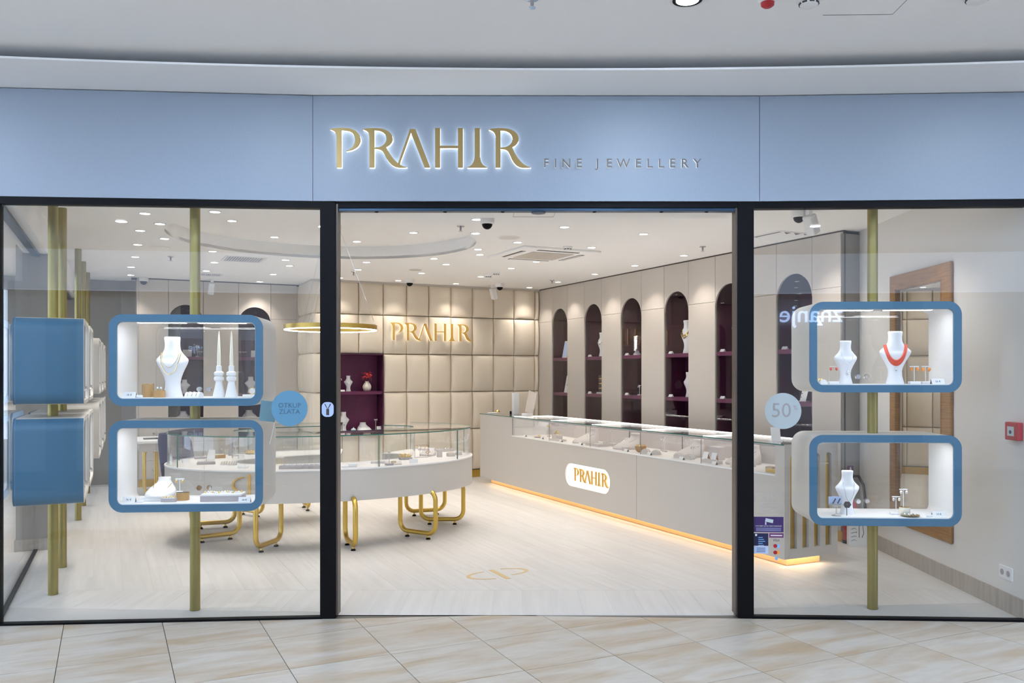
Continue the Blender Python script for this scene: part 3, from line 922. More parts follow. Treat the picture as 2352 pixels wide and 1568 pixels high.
def vent(px, py, w, d, n, label, rz=TH):
    P = gz(px, py, CEIL)
    o = thing('air_vent', label, 'vent', (P[0], P[1], CEIL), rz)
    fr = MB()
    fr.prism([(-w/2 - .03, -d/2 - .03), (w/2 + .03, -d/2 - .03), (w/2 + .03, d/2 + .03), (-w/2 - .03, d/2 + .03)], -0.006, 0, [[(-w/2, -d/2), (w/2, -d/2), (w/2, d/2), (-w/2, d/2)]])
    fr.build('frame', 'white', o)
    MB().box(-w/2, w/2, -d/2, d/2, -0.001, 0.0).build('backing', 'dark', o)
    for k in range(n):
        x = -w/2 + w * (k + 0.5) / n
        M = Matrix.Translation((x, 0, -0.004)) @ Matrix.Rotation(0.7, 4, 'Y')
        MB().cbox((0, 0, 0), (w / n * 0.62, d, 0.002), M).build('slat', 'white', o)
vent(560, 595, 0.40, 0.40, 14, 'square slatted air vent behind the oval recess')
vent(483, 630, 0.26, 0.22, 10, 'small slatted air vent near the panelled back wall')
vent(1792, 540, 0.36, 0.36, 3, 'square air vent by the panelled wall seen through the right window')
P = gz(1247, 583, CEIL)
ac = thing('air_cassette', 'square white ceiling air conditioner cassette with beige grille', 'air conditioner', (P[0], P[1], CEIL), TH)
MB().prism([(-.47, -.47), (.47, -.47), (.47, .47), (-.47, .47)], -0.022, 0).build('frame', 'ceil', ac, bevel=0.006)
MB().box(-.25, .25, -.25, .25, -0.028, -0.020).build('grille', 'panel', ac, bevel=0.003)
for k in range(4):
    MB().cbox((0, -0.36, -0.0225), (0.50, 0.055, 0.004), Matrix.Rotation(k * PI / 2, 4, 'Z')).build('air_slot', 'dark', ac)
    MB().cbox((0, -0.35, -0.026), (0.48, 0.022, 0.004), Matrix.Rotation(k * PI / 2, 4, 'Z')).build('louvre', 'white', ac)
# ring pendant
RP = (ICX + 0.03, 8.45)
rpx = ((760 - CX) * 8.45 / F, 8.45)
ring = thing('ring_pendant', 'gold ring pendant lamp with a glowing underside over the oval showcase', 'lamp', (rpx[0], rpx[1], 0), 0)
RR, rz_ = 0.455, zat(757, 8.45)
MB().prism([(RR * math.cos(2*PI*i/72), RR * math.sin(2*PI*i/72)) for i in range(72)], rz_, rz_ + 0.045, [[((RR - 0.035) * math.cos(2*PI*i/72), (RR - 0.035) * math.sin(2*PI*i/72)) for i in range(72)]]).build('hoop', 'gold', ring, smooth=0.6)
g = MB().prism([((RR - 0.003) * math.cos(2*PI*i/72), (RR - 0.003) * math.sin(2*PI*i/72)) for i in range(72)], rz_ - 0.008, rz_ + 0.001, [[((RR - 0.032) * math.cos(2*PI*i/72), (RR - 0.032) * math.sin(2*PI*i/72)) for i in range(72)]])
g.build('light_strip', 'led', ring)
RC = CEIL + 0.145
MB().lathe([(0.11, RC), (0.11, RC - 0.035), (0.10, RC - 0.04)], 28).build('canopy', 'white', ring, smooth=0.6)
for a in (0.15, 2.2, 4.3):
    MB().tube([(0.085 * math.cos(a), 0.085 * math.sin(a), RC - 0.035), ((RR - 0.017) * math.cos(a), (RR - 0.017) * math.sin(a), rz_ + 0.045)], 0.0014, 5).build('suspension_wire', 'chrome', ring)
MB().tube([(0.03, 0, RC - 0.03), (-0.15, 0.1, 2.4), (-0.30, 0.32, rz_ + 0.045)], 0.003, 5).build('power_cable', 'white', ring)
# ================================================================== SMALL GOODS (makers)
def ring_pts(c, rx, rz, n=18, tilt=0.0, yd=0.0, a0=0, a1=2 * PI):
    return [(c[0] + rx * math.cos(a0 + (a1 - a0) * i / n), c[1] + yd * math.sin(a0 + (a1 - a0) * i / n), c[2] + rz * math.sin(a0 + (a1 - a0) * i / n)) for i in range(n)]
BUST_SEC = [(0, .60, .44, .02), (.015, .60, .44, .02), (.08, .52, .42, .02), (.16, .455, .38, .03), (.24, .44, .36, .03), (.32, .50, .37, .03), (.41, .64, .40, .02), (.49, .80, .42, .01), (.55, .93, .41, .0), (.595, .995, .37, .0), (.615, 1.0, .33, .0), (.635, .97, .31, .0), (.67, .84, .31, .0), (.71, .69, .32, .0), (.75, .56, .33, .01), (.79, .48, .34, .01), (.84, .445, .34, .01), (.90, .44, .35, .005), (.965, .465, .38, .0), (.985, .465, .38, .0), (1.0, .43, .35, .0)]
_busts = {}
def bust_mesh(h, w):
    k = (round(h, 3), round(w, 3))
    if k not in _busts:
        hw = w / 2
        me = MB().loft([ell(0, yo * w, z * h, a * hw, b * hw, 20) for z, a, b, yo in BUST_SEC]).mesh('body', smooth=0.9)
        _busts[k] = me
    return _busts[k].copy()
def necklace_pts(h, w, drop, n=20, wide=0.52):
    """a chain laid round the neck and down the front of a bust"""
    hw = w / 2; pts = []
    zt = 0.745 * h
    for i in range(n + 1):
        a = PI * i / n
        x = -math.cos(a) * hw * wide
        z = zt - math.sin(a) ** 1.15 * drop
        zz = z / h
        for k in range(len(BUST_SEC) - 1):
            if BUST_SEC[k][0] <= zz <= BUST_SEC[k + 1][0]:
                t = (zz - BUST_SEC[k][0]) / (BUST_SEC[k + 1][0] - BUST_SEC[k][0])
                rx = (BUST_SEC[k][1] * (1 - t) + BUST_SEC[k + 1][1] * t) * hw
                ry = (BUST_SEC[k][2] * (1 - t) + BUST_SEC[k + 1][2] * t) * hw
                yo = (BUST_SEC[k][3] * (1 - t) + BUST_SEC[k + 1][3] * t) * w
        u = min(0.96, abs(x) / rx)
        y = yo - ry * math.sqrt(1 - u * u) - 0.002
        pts.append((x, y, z))
    return pts
def bust(label, loc, rz, h, w, chains=(), pend=None, m='bust', group=None, cat='bust'):
    o = thing('jewellery_bust', label, cat, loc, rz, group)
    part('body', bust_mesh(h, w), m, o)
    for c in chains:
        drop, r, mm = c[:3]
        wide = c[3] if len(c) > 3 else 0.52
        MB().tube(necklace_pts(h, w, drop, wide=wide), r, 6).build('necklace', mm, o, smooth=1.0)
    if pend:
        drop, r, mm = pend
        p = necklace_pts(h, w, drop)[10]
        MB().lathe([(0.001, -r * 1.3), (r * 0.75, -r * 0.9), (r, 0), (r * 0.7, r * 0.9), (0.001, r * 1.4)], 12, c=(p[0], p[1] - 0.002, p[2] - r), sy=0.5).build('pendant', mm, o, smooth=1.0)
    return o
NECK_SEC = [(0, .110, .125, 0), (.012, .112, .127, 0), (.03, .108, .115, .012), (.055, .092, .085, .045), (.078, .068, .056, .074), (.095, .052, .042, .088), (.115, .046, .037, .092), (.128, .047, .038, .091), (.131, .044, .035, .091)]
NECKM = MB().loft([ell(0, cy, z, rx, ry, 20) for z, rx, ry, cy in NECK_SEC]).mesh('body', smooth=0.9)
def neck_display(label, loc, rz, s=1.0, m='velvet', chain='silver', group=None):
    o = thing('necklace_display', label, 'necklace display', loc, rz, group)
    me = NECKM.copy()
    part('body', me, m, o, scale=(s, s, s))
    pts = []
    for i in range(17):
        a = PI * i / 16
        x = -math.cos(a) * .062
        t = math.sin(a)
        z = .082 - .055 * t
        y = .062 - .128 * t
        pts.append((x * s, (y - .004) * s, (z + .006) * s))
    MB().tube(pts, 0.0022 * s, 6).build('necklace', chain, o, smooth=1.0)
    return o
def tstand(label, loc, rz=0.0, h=0.11, w=0.05, m='white', ear='goldjewel', er=0.006, group=None, base=(0.05, 0.035, 0.014), post='white', arch=False):
    o = thing('earring_stand', label, 'earring stand', loc, rz, group)
    MB().cbox((0, 0, base[2] / 2), base).build('base', m, o, bevel=0.002)
    if arch:
        MB().tube([(-w / 2, 0, base[2]), (-w / 2, 0, h), (w / 2, 0, h), (w / 2, 0, base[2])], 0.0018, 6).build('frame', post, o)
    else:
        MB().tube([(0, 0, base[2]), (0, 0, h)], 0.0028, 8).build('pole', post, o)
        MB().cbox((0, 0, h), (w, 0.010, 0.007)).build('cross_bar', m, o)
    for sx in (-1, 1):
        MB().lathe([(0.001, -er * 1.6), (er, -er * 0.5), (er * 0.8, er * 0.6), (0.001, er)], 10, c=(sx * w * 0.36, -0.007, h - er * 1.6)).build('earring', ear, o, smooth=1.0)
    return o
def tent(label, loc, rz=0.0, w=0.055, h=0.034, end='dark', group='price tents', d=0.034, print_=False):
    o = thing('price_tent', label, 'price card', loc, rz, group)
    mb = MB().add([(-w/2, -d/2, 0), (w/2, -d/2, 0), (w/2, 0, h), (-w/2, 0, h), (-w/2, d/2, 0), (w/2, d/2, 0)], [(0, 1, 2, 3), (3, 2, 5, 4), (1, 5, 2), (0, 3, 4), (0, 4, 5, 1)])
    mb.build('card', 'paper', o)
    for sx in (-1, 1):
        x = sx * (w / 2 + 0.0006)
        MB().add([(x, -d * .42, 0.0015), (x, d * .42, 0.0015), (x, 0, h * .9)], [(0, 1, 2)]).build('end_face', end, o)
    if print_:
        me = text_mesh(print_, h * 0.5, 0.0003)
        part('print', me, 'ink', o, (0, -d / 4 - 0.0012, h * 0.48), (math.atan2(h, d / 2), 0, 0))
    return o
def half_roll(label, loc, rz=0.0, L=0.07, r=0.036, m='velvet', bangles=3, bm_='goldjewel', group=None):
    o = thing('bracelet_roll', label, 'bracelet display', loc, rz, group)
    prof = [(r * math.cos(PI * i / 12), r * 1.0 * math.sin(PI * i / 12)) for i in range(13)]
    MB().prism(prof, -L / 2, L / 2, M=XZ).build('cushion', m, o, smooth=0.6)
    for k in range(bangles):
        y = -L / 2 + L * (k + 0.7) / (bangles + 0.4)
        MB().tube([((r + .002) * math.cos(PI * i / 14), y, (r + .002) * math.sin(PI * i / 14)) for i in range(1, 14)], 0.0022, 6).build('bangle', bm_, o, smooth=1.0)
    return o
def tray(label, loc, rz=0.0, w=0.2, d=0.12, h=0.025, m='greyfab', lining='velvet', n=6, jm='silver', group=None, rows=1):
    o = thing('jewellery_tray', label, 'tray', loc, rz, group)
    MB().prism([(-w/2, -d/2), (w/2, -d/2), (w/2, d/2), (-w/2, d/2)], 0, h, [[(-w/2+.008, -d/2+.008), (w/2-.008, -d/2+.008), (w/2-.008, d/2-.008), (-w/2+.008, d/2-.008)]]).build('rim', m, o)
    MB().box(-w/2+.007, w/2-.007, -d/2+.007, d/2-.007, 0.0, h * 0.7).build('lining', lining, o)
    for r_ in range(rows):
        for k in range(n):
            x = -w/2 + w * (k + .5) / n
            y = (r_ - (rows - 1) / 2) * d * 0.4
            MB().tube([(x + .009 * math.cos(2*PI*i/12), y, h * .7 + .007 + .009 * math.sin(2*PI*i/12)) for i in range(12)], 0.0022, 5, closed=True).build('ring', jm, o, smooth=1.0)
    return o
def block(name, label, cat, loc, rz, size, m, group=None, top=None, bevel=0.003):
    o = thing(name, label, cat, loc, rz, group)
    MB().cbox((0, 0, size[2] / 2), size).build('body', m, o, bevel=bevel)
    if top: MB().cbox((0, 0, size[2] + 0.001), (size[0] * .84, size[1] * .8, 0.003)).build('top_pad', top, o)
    return o
def wedge_pad(label, loc, rz, w, d, h, m='velvet', group=None, jm='goldjewel'):
    o = thing('display_pad', label, 'display pad', loc, rz, group)
    MB().add([(-w/2, -d/2, 0), (w/2, -d/2, 0), (w/2, d/2, 0), (-w/2, d/2, 0), (-w/2, -d/2, h*.3), (w/2, -d/2, h*.3), (w/2, d/2, h), (-w/2, d/2, h)], [(0,3,2,1),(4,5,6,7),(0,1,5,4),(1,2,6,5),(2,3,7,6),(3,0,4,7)]).build('cushion', m, o, bevel=0.003)
    MB().tube([(.022 * math.cos(2*PI*i/16), .022 * math.sin(2*PI*i/16), h * .65 + .004 + .45 * h * math.sin(2*PI*i/16) * .022 / d * 2) for i in range(16)], 0.003, 6, closed=True).build('bracelet', jm, o, smooth=1.0)
    return o
def jar(label, loc, r, h, m='amber', lid=None, beads=0):
    o = thing('jar', label, 'jar', loc, 0)
    MB().lathe([(r * .97, 0), (r, h * .05), (r, h * .95), (r * .95, h)], 24).build('glass', m, o, smooth=0.6)
    MB().lathe([(r * 1.01, h), (r * 1.01, h * 1.03), (r * .9, h * 1.04)], 24).build('rim', 'goldjewel', o, smooth=0.6)
    for k in range(beads):
        MB().lathe([(0.001, 0), (0.006, 0.003), (0.007, 0.012), (0.006, 0.02), (0.001, 0.021)], 10, c=((k - (beads - 1) / 2) * 0.022, 0, h * 1.04)).build('earring', 'silver', o, smooth=1.0)
    return o

# ================================================================== WINDOW DISPLAY CASES
BW, BH, BD = 0.955, 0.582, 0.42
def display_case(label, loc, rz, w=BW, h=BH, d=BD, light=True, endpanel=False, group=None, mirror_knobs=True):
    o = thing('display_case', label, 'display case', loc, rz, group)
    R, t = 0.085, 0.047
    out = rrect(w, h, R, 8, 0, h / 2)
    inn = rrect(w - 2 * t, h - 2 * t, R - t, 8, 0, h / 2)
    MB().prism(out, 0.014, d, [rrect(w - 0.05, h - 0.05, R - 0.025, 8, 0, h / 2)], M=XZ).build('shell', 'shell', o, smooth=0.5)
    MB().prism(rrect(w - 0.049, h - 0.049, R - 0.0245, 8, 0, h / 2), 0.014, d - 0.012, [rrect(w - 0.064, h - 0.064, R - 0.032, 8, 0, h / 2)], M=XZ).build('lining', 'white', o, smooth=0.5)
    MB().prism(out, 0.0, 0.014, [inn], M=XZ).build('front_frame', 'blue', o, smooth=0.5)
    MB().prism(rrect(w - 2 * t + .006, h - 2 * t + .006, R - t + .003, 8, 0, h / 2), 0.014, 0.026, [rrect(w - 2 * t - .008, h - 2 * t - .008, R - t - .004, 8, 0, h / 2)], M=XZ).build('inner_bead', 'white', o, smooth=0.5)
    MB().box(-w/2 + 0.034, w/2 - 0.034, 0.03, d - 0.03, 0.034, 0.052).build('deck', 'white', o)
    for sx in (-1, 1):
        x0, x1 = (-w/2 + .03, 0.004) if sx < 0 else (-0.004, w/2 - .03)
        y = d - 0.018 + 0.006 * sx
        pn = MB().box(x0, x1, y, y + 0.004, 0.032, h - 0.032).build('back_pane', 'boxglass', o)
        MB().lathe([(0.017, 0), (0.017, 0.012), (0.012, 0.016)], 16, M=Matrix.Translation((sx * 0.032, y + 0.004, 0.10)) @ Matrix.Rotation(-PI/2, 4, 'X')).build('knob', 'chrome', pn, smooth=0.6)
        MB().lathe([(0.015, 0), (0.015, 0.008)], 16, M=Matrix.Translation((sx * 0.032, y, 0.10)) @ Matrix.Rotation(PI/2, 4, 'X')).build('knob', 'chrome', pn, smooth=0.6)
        MB().box(sx * 0.19 - 0.16, sx * 0.19 + 0.16, 0.10, 0.16, h - 0.046, h - 0.032).build('lamp_bar', 'white', o)
        for k in range(6):
            MB().box(sx * 0.19 - 0.15 + k * 0.052, sx * 0.19 - 0.15 + k * 0.052 + 0.04, 0.108, 0.124, h - 0.049, h - 0.0455).build('light_dot', 'ledcool', o)
            MB().box(sx * 0.19 - 0.15 + k * 0.052, sx * 0.19 - 0.15 + k * 0.052 + 0.04, 0.136, 0.152, h - 0.049, h - 0.0455).build('light_dot', 'ledcool', o)
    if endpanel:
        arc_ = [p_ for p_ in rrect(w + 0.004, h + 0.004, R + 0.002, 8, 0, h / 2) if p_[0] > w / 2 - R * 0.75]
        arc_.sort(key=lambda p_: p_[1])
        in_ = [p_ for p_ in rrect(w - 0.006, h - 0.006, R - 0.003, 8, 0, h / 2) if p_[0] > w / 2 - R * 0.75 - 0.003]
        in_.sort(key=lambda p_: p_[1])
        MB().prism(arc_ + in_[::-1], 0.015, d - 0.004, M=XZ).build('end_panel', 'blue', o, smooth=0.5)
    if light:
        c, s_ = math.cos(rz), math.sin(rz)
        X = loc[0] - s_ * 0.13; Y = loc[1] + c * 0.13
        lamp('case_lamp', 'AREA', (X, Y, loc[2] + h - 0.055), 1.7, (0.97, 0.98, 1.0), rot=(0, 0, rz), shape='RECTANGLE', size=0.7, size_y=0.05)
    return o
LA = math.atan2(5.40 - LC[1], -1.205 - LC[0])
RAg = math.atan2(5.33 - 5.415, 3.30 - 1.535)
cxL, cyL = (427.5 - CX) / F * 5.40, 5.40
cxR, cyR = (2034 - CX) / F * 5.435, 5.435
ZL1, ZL0, ZR1, ZR0 = 1.353, 0.680, 1.4385, 0.583
display_case('blue-framed window case holding the tall bust and two candlesticks', (cxL, cyL, ZL1), LA)
display_case('blue-framed window case holding the pearl tray and white collar display', (cxL, cyL, ZL0), LA)
display_case('blue-framed window case holding the coral necklace bust', (cxR, cyR, ZR1), RAg)
display_case('blue-framed window case holding the glass cake stand', (cxR, cyR, ZR0), RAg)
def pole(label, X, Y, segs, r=0.033):
    o = thing('display_pole', label, 'pole', (X, Y, 0), 0)
    for z0, z1 in segs:
        MB().lathe([(r, z0), (r, z1)], 24).build('pole_section', 'polegold', o, smooth=0.6)
    MB().lathe([(r * 1.0, 0), (r * 1.05, 0.002), (r * 1.05, 0.004)], 24).build('foot', 'polegold', o)
pl = gz(448, 1400)
pole('gold pole carrying the two left window cases', pl[0], pl[1], [(0, ZL0), (ZL0 + BH, ZL1), (ZL1 + BH, CEIL)])
pr = gz(2004, 1397)
pole('gold pole carrying the two right window cases', pr[0], pr[1], [(0, ZR0), (ZR0 + BH, ZR1), (ZR1 + BH, CEIL)])
for k, t in enumerate((0.709, 1.639, 4.086, 5.179, 6.365)):
    P = Lp(t, 0.2635)
    nm = ['nearest the window corner', 'second from the window corner', 'just behind the pilaster', 'second behind the pilaster', 'at the far end by the grey wall'][k]
    pole('gold side window pole ' + nm, P[0], P[1], [(0, ZL0), (ZL0 + BH, ZL1), (ZL1 + BH, CEIL)])
    B = Lp(t, 0.055)
    for z, w_ in ((ZL1, 'upper'), (ZL0, 'lower')):
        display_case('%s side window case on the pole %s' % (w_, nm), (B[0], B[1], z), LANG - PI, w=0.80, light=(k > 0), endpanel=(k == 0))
        if k == 0: pass

# ---- goods in the left window cases (feet stand on the case decks)
def at(px, Y): return (px - CX) / F * Y
DZ = 0.0525
zU, zD = ZL1 + DZ, ZL0 + DZ
tent('price card beside the amber jars in the left window', (at(298, 5.44), 5.44, zU), LA, 0.08, 0.036, print_='38 €', group=None)
block('name_card', 'blank white card beside the amber jars', 'card', (at(319, 5.45), 5.45, zU), LA, (0.045, 0.02, 0.016), 'paper')
jar('tall amber glass jar with gold rim', (at(340, 5.56), 5.56, zU), 0.038, 0.085, lid=True)
jar('low amber glass jar topped with two white earrings', (at(366, 5.50), 5.50, zU), 0.036, 0.045, beads=2)
bust('tall white bust with two gold chains in the left window case', (at(396, 5.585), 5.585, zU), LA - 0.2, 0.395, 0.225, [(0.10, 0.0016, 'goldjewel'), (0.145, 0.0026, 'goldjewel', 0.62)])
half_roll('white bracelet roll with three bangles beside the tall bust', (at(446, 5.52), 5.52, zU), LA + 1.35, 0.10, 0.034, 'white', 3, 'silver')
def candlestick(label, X, Y, z, rz=0):
    o = thing('candlestick', label, 'candlestick', (X, Y, z), rz)
    MB().lathe([(0.040, 0), (0.040, 0.006), (0.030, 0.05), (0.020, 0.10), (0.024, 0.106), (0.031, 0.112), (0.032, 0.122), (0.030, 0.132), (0.022, 0.137), (0.030, 0.142), (0.032, 0.152), (0.030, 0.162), (0.018, 0.170), (0.017, 0.205), (0.013, 0.206)], 24).build('holder', 'white', o, smooth=0.5)
    MB().lathe([(0.012, 0.204), (0.0115, 0.26), (0.006, 0.39), (0.002, 0.425), (0.001, 0.43)], 14).build('candle', 'candle', o, smooth=0.8)
candlestick('white turned candlestick with a tall candle next to the bracelet roll', at(503, 5.54), 5.54, zU)
candlestick('white turned candlestick with a tall candle next to the watch stand', at(531.5, 5.53), 5.53, zU)
o = thing('watch_stand', 'small white stand with a round watch by the candlesticks', 'watch', (at(574, 5.62), 5.62, zU), LA)
MB().cbox((0, 0, 0.008), (0.09, 0.03, 0.016)).build('base', 'white', o, bevel=0.002)
MB().lathe([(0.022, -0.006), (0.022, 0.006)], 20, M=Matrix.Translation((0.015, 0, 0.04)) @ Matrix.Rotation(PI/2, 4, 'X')).build('watch_face', 'white', o)
MB().tube([(0.015 + 0.022 * math.cos(2*PI*i/20), -0.006, 0.04 + 0.022 * math.sin(2*PI*i/20)) for i in range(20)], 0.003, 6, closed=True).build('watch_bezel', 'goldjewel', o, smooth=1.0)
# lower
tent('price card beside the white collar display in the left window', (at(297, 5.46), 5.46, zD), LA, 0.08, 0.036, print_='36 €', group=None)
block('name_card', 'blank grey card beside the white collar display', 'card', (at(322, 5.45), 5.45, zD), LA, (0.04, 0.02, 0.014), 'paper')
nb = thing('collar_block', 'white slab under the white collar display', 'display block', (at(366, 5.60), 5.60, zD), LA)
MB().cbox((0, 0, 0.012), (0.19, 0.19, 0.024)).build('slab', 'white', nb, bevel=0.002)
neck_display('white collar display with a gold chain on its slab', (at(370, 5.60), 5.595, zD + 0.0245), LA, 0.86, 'white', 'goldjewel')
rb = block('ring_block', 'grey block with gold rings before the collar display', 'display block', (at(388, 5.48), 5.48, zD), LA, (0.092, 0.035, 0.024), 'greyfab', top='white')
for k in range(5):
    MB().lathe([(0.001, 0), (0.006, 0.003), (0.0065, 0.008), (0.001, 0.013)], 8, c=(-0.034 + k * 0.017, 0, 0.025)).build('ring', 'goldjewel', rb, smooth=1.0)
jar('squat banded glass jar beside the collar display', (at(420, 5.56), 5.56, zD), 0.041, 0.048)
tstand('white earring stand on the squat banded jar', (at(413, 5.56), 5.56, zD + 0.052), LA, 0.085, 0.055, er=0.008, base=(0.04, 0.03, 0.006))
pt = thing('pearl_tray', 'white pearl tray on a grey block', 'tray', (at(513, 5.55), 5.55, zD), LA)
MB().cbox((0, 0, 0.018), (0.262, 0.13, 0.036)).build('block', 'greyfab', pt, bevel=0.002)
MB().cbox((0, 0, 0.041), (0.258, 0.126, 0.012)).build('top_pad', 'white', pt, bevel=0.002)
for k in range(16):
    MB().lathe([(0.001, 0), (0.006, 0.003), (0.0075, 0.007), (0.006, 0.011), (0.001, 0.014)], 8, c=(-0.115 + 0.0153 * k, 0.018 * math.sin(k * 0.9), 0.047)).build('pearl', 'white' if k % 3 else 'goldjewel', pt, smooth=1.0)
tent('price card before the pearl tray in the left window', (at(562, 5.46), 5.46, zD), LA, 0.075, 0.034, print_='34 €', group=None)
# ---- goods in the right window cases
zU, zD = ZR1 + DZ, ZR0 + DZ
half_roll('white bracelet roll at the corner of the coral case', (at(1883, 5.56), 5.56, zU), RAg + 0.4, 0.08, 0.03, 'white', 3, 'goldjewel')
tstand('silver earring stand with coral drops left of the pendant bust', (at(1914, 5.56), 5.56, zU), RAg, 0.115, 0.05, 'white', 'coral', 0.009, post='silver', base=(0.062, 0.04, 0.018), arch=True)
bust('white bust with a single round pendant beside coral earrings', (at(1942, 5.60), 5.60, zU), RAg + 0.25, 0.285, 0.165, [(0.075, 0.0008, 'silver')], (0.13, 0.012, 'silver'))
bust('white bust wearing a thick coral bead necklace', (at(2056, 5.57), 5.57, zU), RAg - 0.2, 0.345, 0.195, [(0.115, 0.006, 'coral', 0.70), (0.125, 0.006, 'coral', 0.62), (0.105, 0.006, 'coral', 0.60), (0.135, 0.005, 'coral', 0.68)], (0.155, 0.008, 'silver'))
tstand('white earring stand with two orange studs beside the coral bust', (at(2100, 5.55), 5.55, zU), RAg, 0.115, 0.055, 'white', 'orange', 0.010, base=(0.07, 0.04, 0.018))
tstand('silver earring stand with two amber studs near the price card', (at(2126, 5.57), 5.57, zU), RAg, 0.115, 0.055, 'white', 'orange', 0.011, post='silver', base=(0.06, 0.04, 0.018))
tent('price card at the end of the coral case', (at(2153, 5.50), 5.50, zU), RAg, 0.08, 0.036, print_='26 €', group=None)
cs = thing('cake_stand', 'clear glass cake stand with grey earrings', 'cake stand', (at(1921, 5.52), 5.52, zD), 0)
MB().lathe([(0.032, 0), (0.030, 0.004), (0.006, 0.010), (0.005, 0.055), (0.010, 0.062), (0.048, 0.070), (0.052, 0.074), (0.050, 0.078), (0.02, 0.076)], 24).build('stand', 'clear', cs, smooth=0.6)
MB().cbox((0, 0.02, 0.100), (0.085, 0.006, 0.044)).build('card', 'lilac', cs)
for k, sx in enumerate((-1, 1)):
    MB().tube([(sx * 0.015 - 0.008, 0, 0.080), (sx * 0.015, 0, 0.092), (sx * 0.015 + 0.01, 0, 0.112)], 0.004, 6).build('earring', 'dark', cs, smooth=1.0)
bust('white bust with a V chain and drop pendant beside the cake stand', (at(1946, 5.60), 5.60, zD), RAg + 0.15, 0.285, 0.165, [(0.125, 0.0012, 'silver', 0.45)], (0.130, 0.008, 'silver'))
fb = thing('flower_brooch', 'dark grey flower brooch leaning on the V chain bust', 'brooch', (at(1946, 5.52), 5.52, zD), RAg)
MB().cbox((0, 0.01, 0.032), (0.004, 0.004, 0.064)).build('stem', 'dark', fb)
for k in range(6):
    a = k * PI / 3
    MB().lathe([(0.001, -0.004), (0.011, -0.002), (0.011, 0.002), (0.001, 0.004)], 10, M=Matrix.Translation((0.014 * math.cos(a), 0, 0.072 + 0.012 * math.sin(a))) @ Matrix.Rotation(PI/2, 4, 'X')).build('petal', 'dark', fb, smooth=1.0)
tstand('tall white earring stand with green studs in the cake stand case', (at(2075, 5.64), 5.64, zD), RAg, 0.155, 0.05, 'white', 'silver', 0.010)
tstand('short white earring stand with a green stone in the cake stand case', (at(2058, 5.58), 5.58, zD), RAg, 0.115, 0.05, 'white', 'silver', 0.009, base=(0.075, 0.04, 0.016))
jar('small beige glass candle jar with white rim', (at(2078, 5.56), 5.56, zD), 0.034, 0.05, m='candle')
dp = thing('ring_dish', 'flat gold-edged dish with rings', 'dish', (at(2090, 5.50), 5.50, zD), 0)
MB().lathe([(0.035, 0), (0.058, 0.008), (0.060, 0.010), (0.040, 0.007)], 24).build('plate', 'goldjewel', dp, smooth=0.6)
for k in range(4):
    MB().lathe([(0.001, 0), (0.007, 0.003), (0.006, 0.009), (0.001, 0.012)], 8, c=(-0.03 + 0.02 * k, 0.005 * (-1) ** k, 0.008)).build('ring', 'silver', dp, smooth=1.0)
tent('price card beside the ring dish', (at(2155, 5.49), 5.49, zD), RAg, 0.08, 0.034, print_='24 €', group=None)
block('name_card', 'blank card beside the ring dish', 'card', (at(2134, 5.48), 5.48, zD), RAg, (0.045, 0.02, 0.014), 'paper')

# ================================================================== OVAL ISLAND SHOWCASE
G0, G1 = math.radians(74), math.radians(360 + 42)
isl = thing('oval_showcase', 'oval glass-topped showcase on gold tube legs', 'showcase', (ICX, ICY, 0), TH)
IW = 0.62
def ov(a, b, n=56, p0=G0, p1=G1): return [(a * math.cos(p0 + (p1 - p0) * i / n), b * math.sin(p0 + (p1 - p0) * i / n)) for i in range(n + 1)]
def cring(a, b, ai, bi, n=56): return ov(a, b, n) + ov(ai, bi, n)[::-1]
ZB0, ZB1, ZG = 0.44, 0.715, 1.012
MB().prism(cring(IA, IB, IA - IW, IB - IW), ZB0, ZB1).build('body', 'taupe', isl, smooth=0.4)
MB().prism(cring(IA + 0.004, IB + 0.004, IA - 0.012, IB - 0.012), ZB1, ZB1 + 0.012).build('rim', 'white', isl, smooth=0.4)
MB().prism(cring(IA - 0.014, IB - 0.014, IA - IW, IB - IW), ZB1, ZB1 + 0.006).build('deck', 'deckwhite', isl, smooth=0.4)
DECK = ZB1 + 0.0062
brk = [G0 + (G1 - G0) * k / 8 for k in range(9)]
def pang(px, py, z):
    P = gz(px, py, z); dx, dy = P[0] - ICX, P[1] - ICY
    return math.atan2((-dx * SN + dy * CS) / IB, (dx * CS + dy * SN) / IA)
for k in range(8):
    a_, b_ = brk[k] + 0.004, brk[k + 1] - 0.004
    A = ov(IA - 0.022, IB - 0.022, 10, a_, b_)
    B = ov(IA - 0.028, IB - 0.028, 10, a_, b_)
    pn = MB().prism(A + B[::-1], ZB1 + 0.006, ZG - 0.001).build('curved_pane', 'vitrine', isl, smooth=0.4)
    for tt in (a_, b_):
        x, y = (IA - 0.025) * math.cos(tt), (IB - 0.025) * math.sin(tt)
        MB().cbox((x, y, (ZB1 + ZG) / 2), (0.005, 0.005, ZG - ZB1 - 0.01)).build('pane_edge', 'edge', pn)
    A = ov(IA - IW + 0.022, IB - IW + 0.022, 8, a_, b_)
    B = ov(IA - IW + 0.028, IB - IW + 0.028, 8, a_, b_)
    MB().prism(A + B[::-1], ZB1 + 0.006, ZG - 0.001).build('inner_pane', 'vitrine', isl, smooth=0.4)
MB().prism(cring(IA - 0.012, IB - 0.012, IA - IW + 0.012, IB - IW + 0.012), ZG, ZG + 0.007).build('glass_top', 'vitrine', isl, smooth=0.4)
ed = MB().loft([[(x, y, ZG - 0.0005) for x, y in ov(IA - 0.011, IB - 0.011)], [(x, y, ZG + 0.0075) for x, y in ov(IA - 0.011, IB - 0.011)]], cap=False)
vs = ed.v[:]
e2 = MB()
n = 57
top_o = ov(IA - 0.0105, IB - 0.0105); bot = ov(IA - 0.0125, IB - 0.0125)
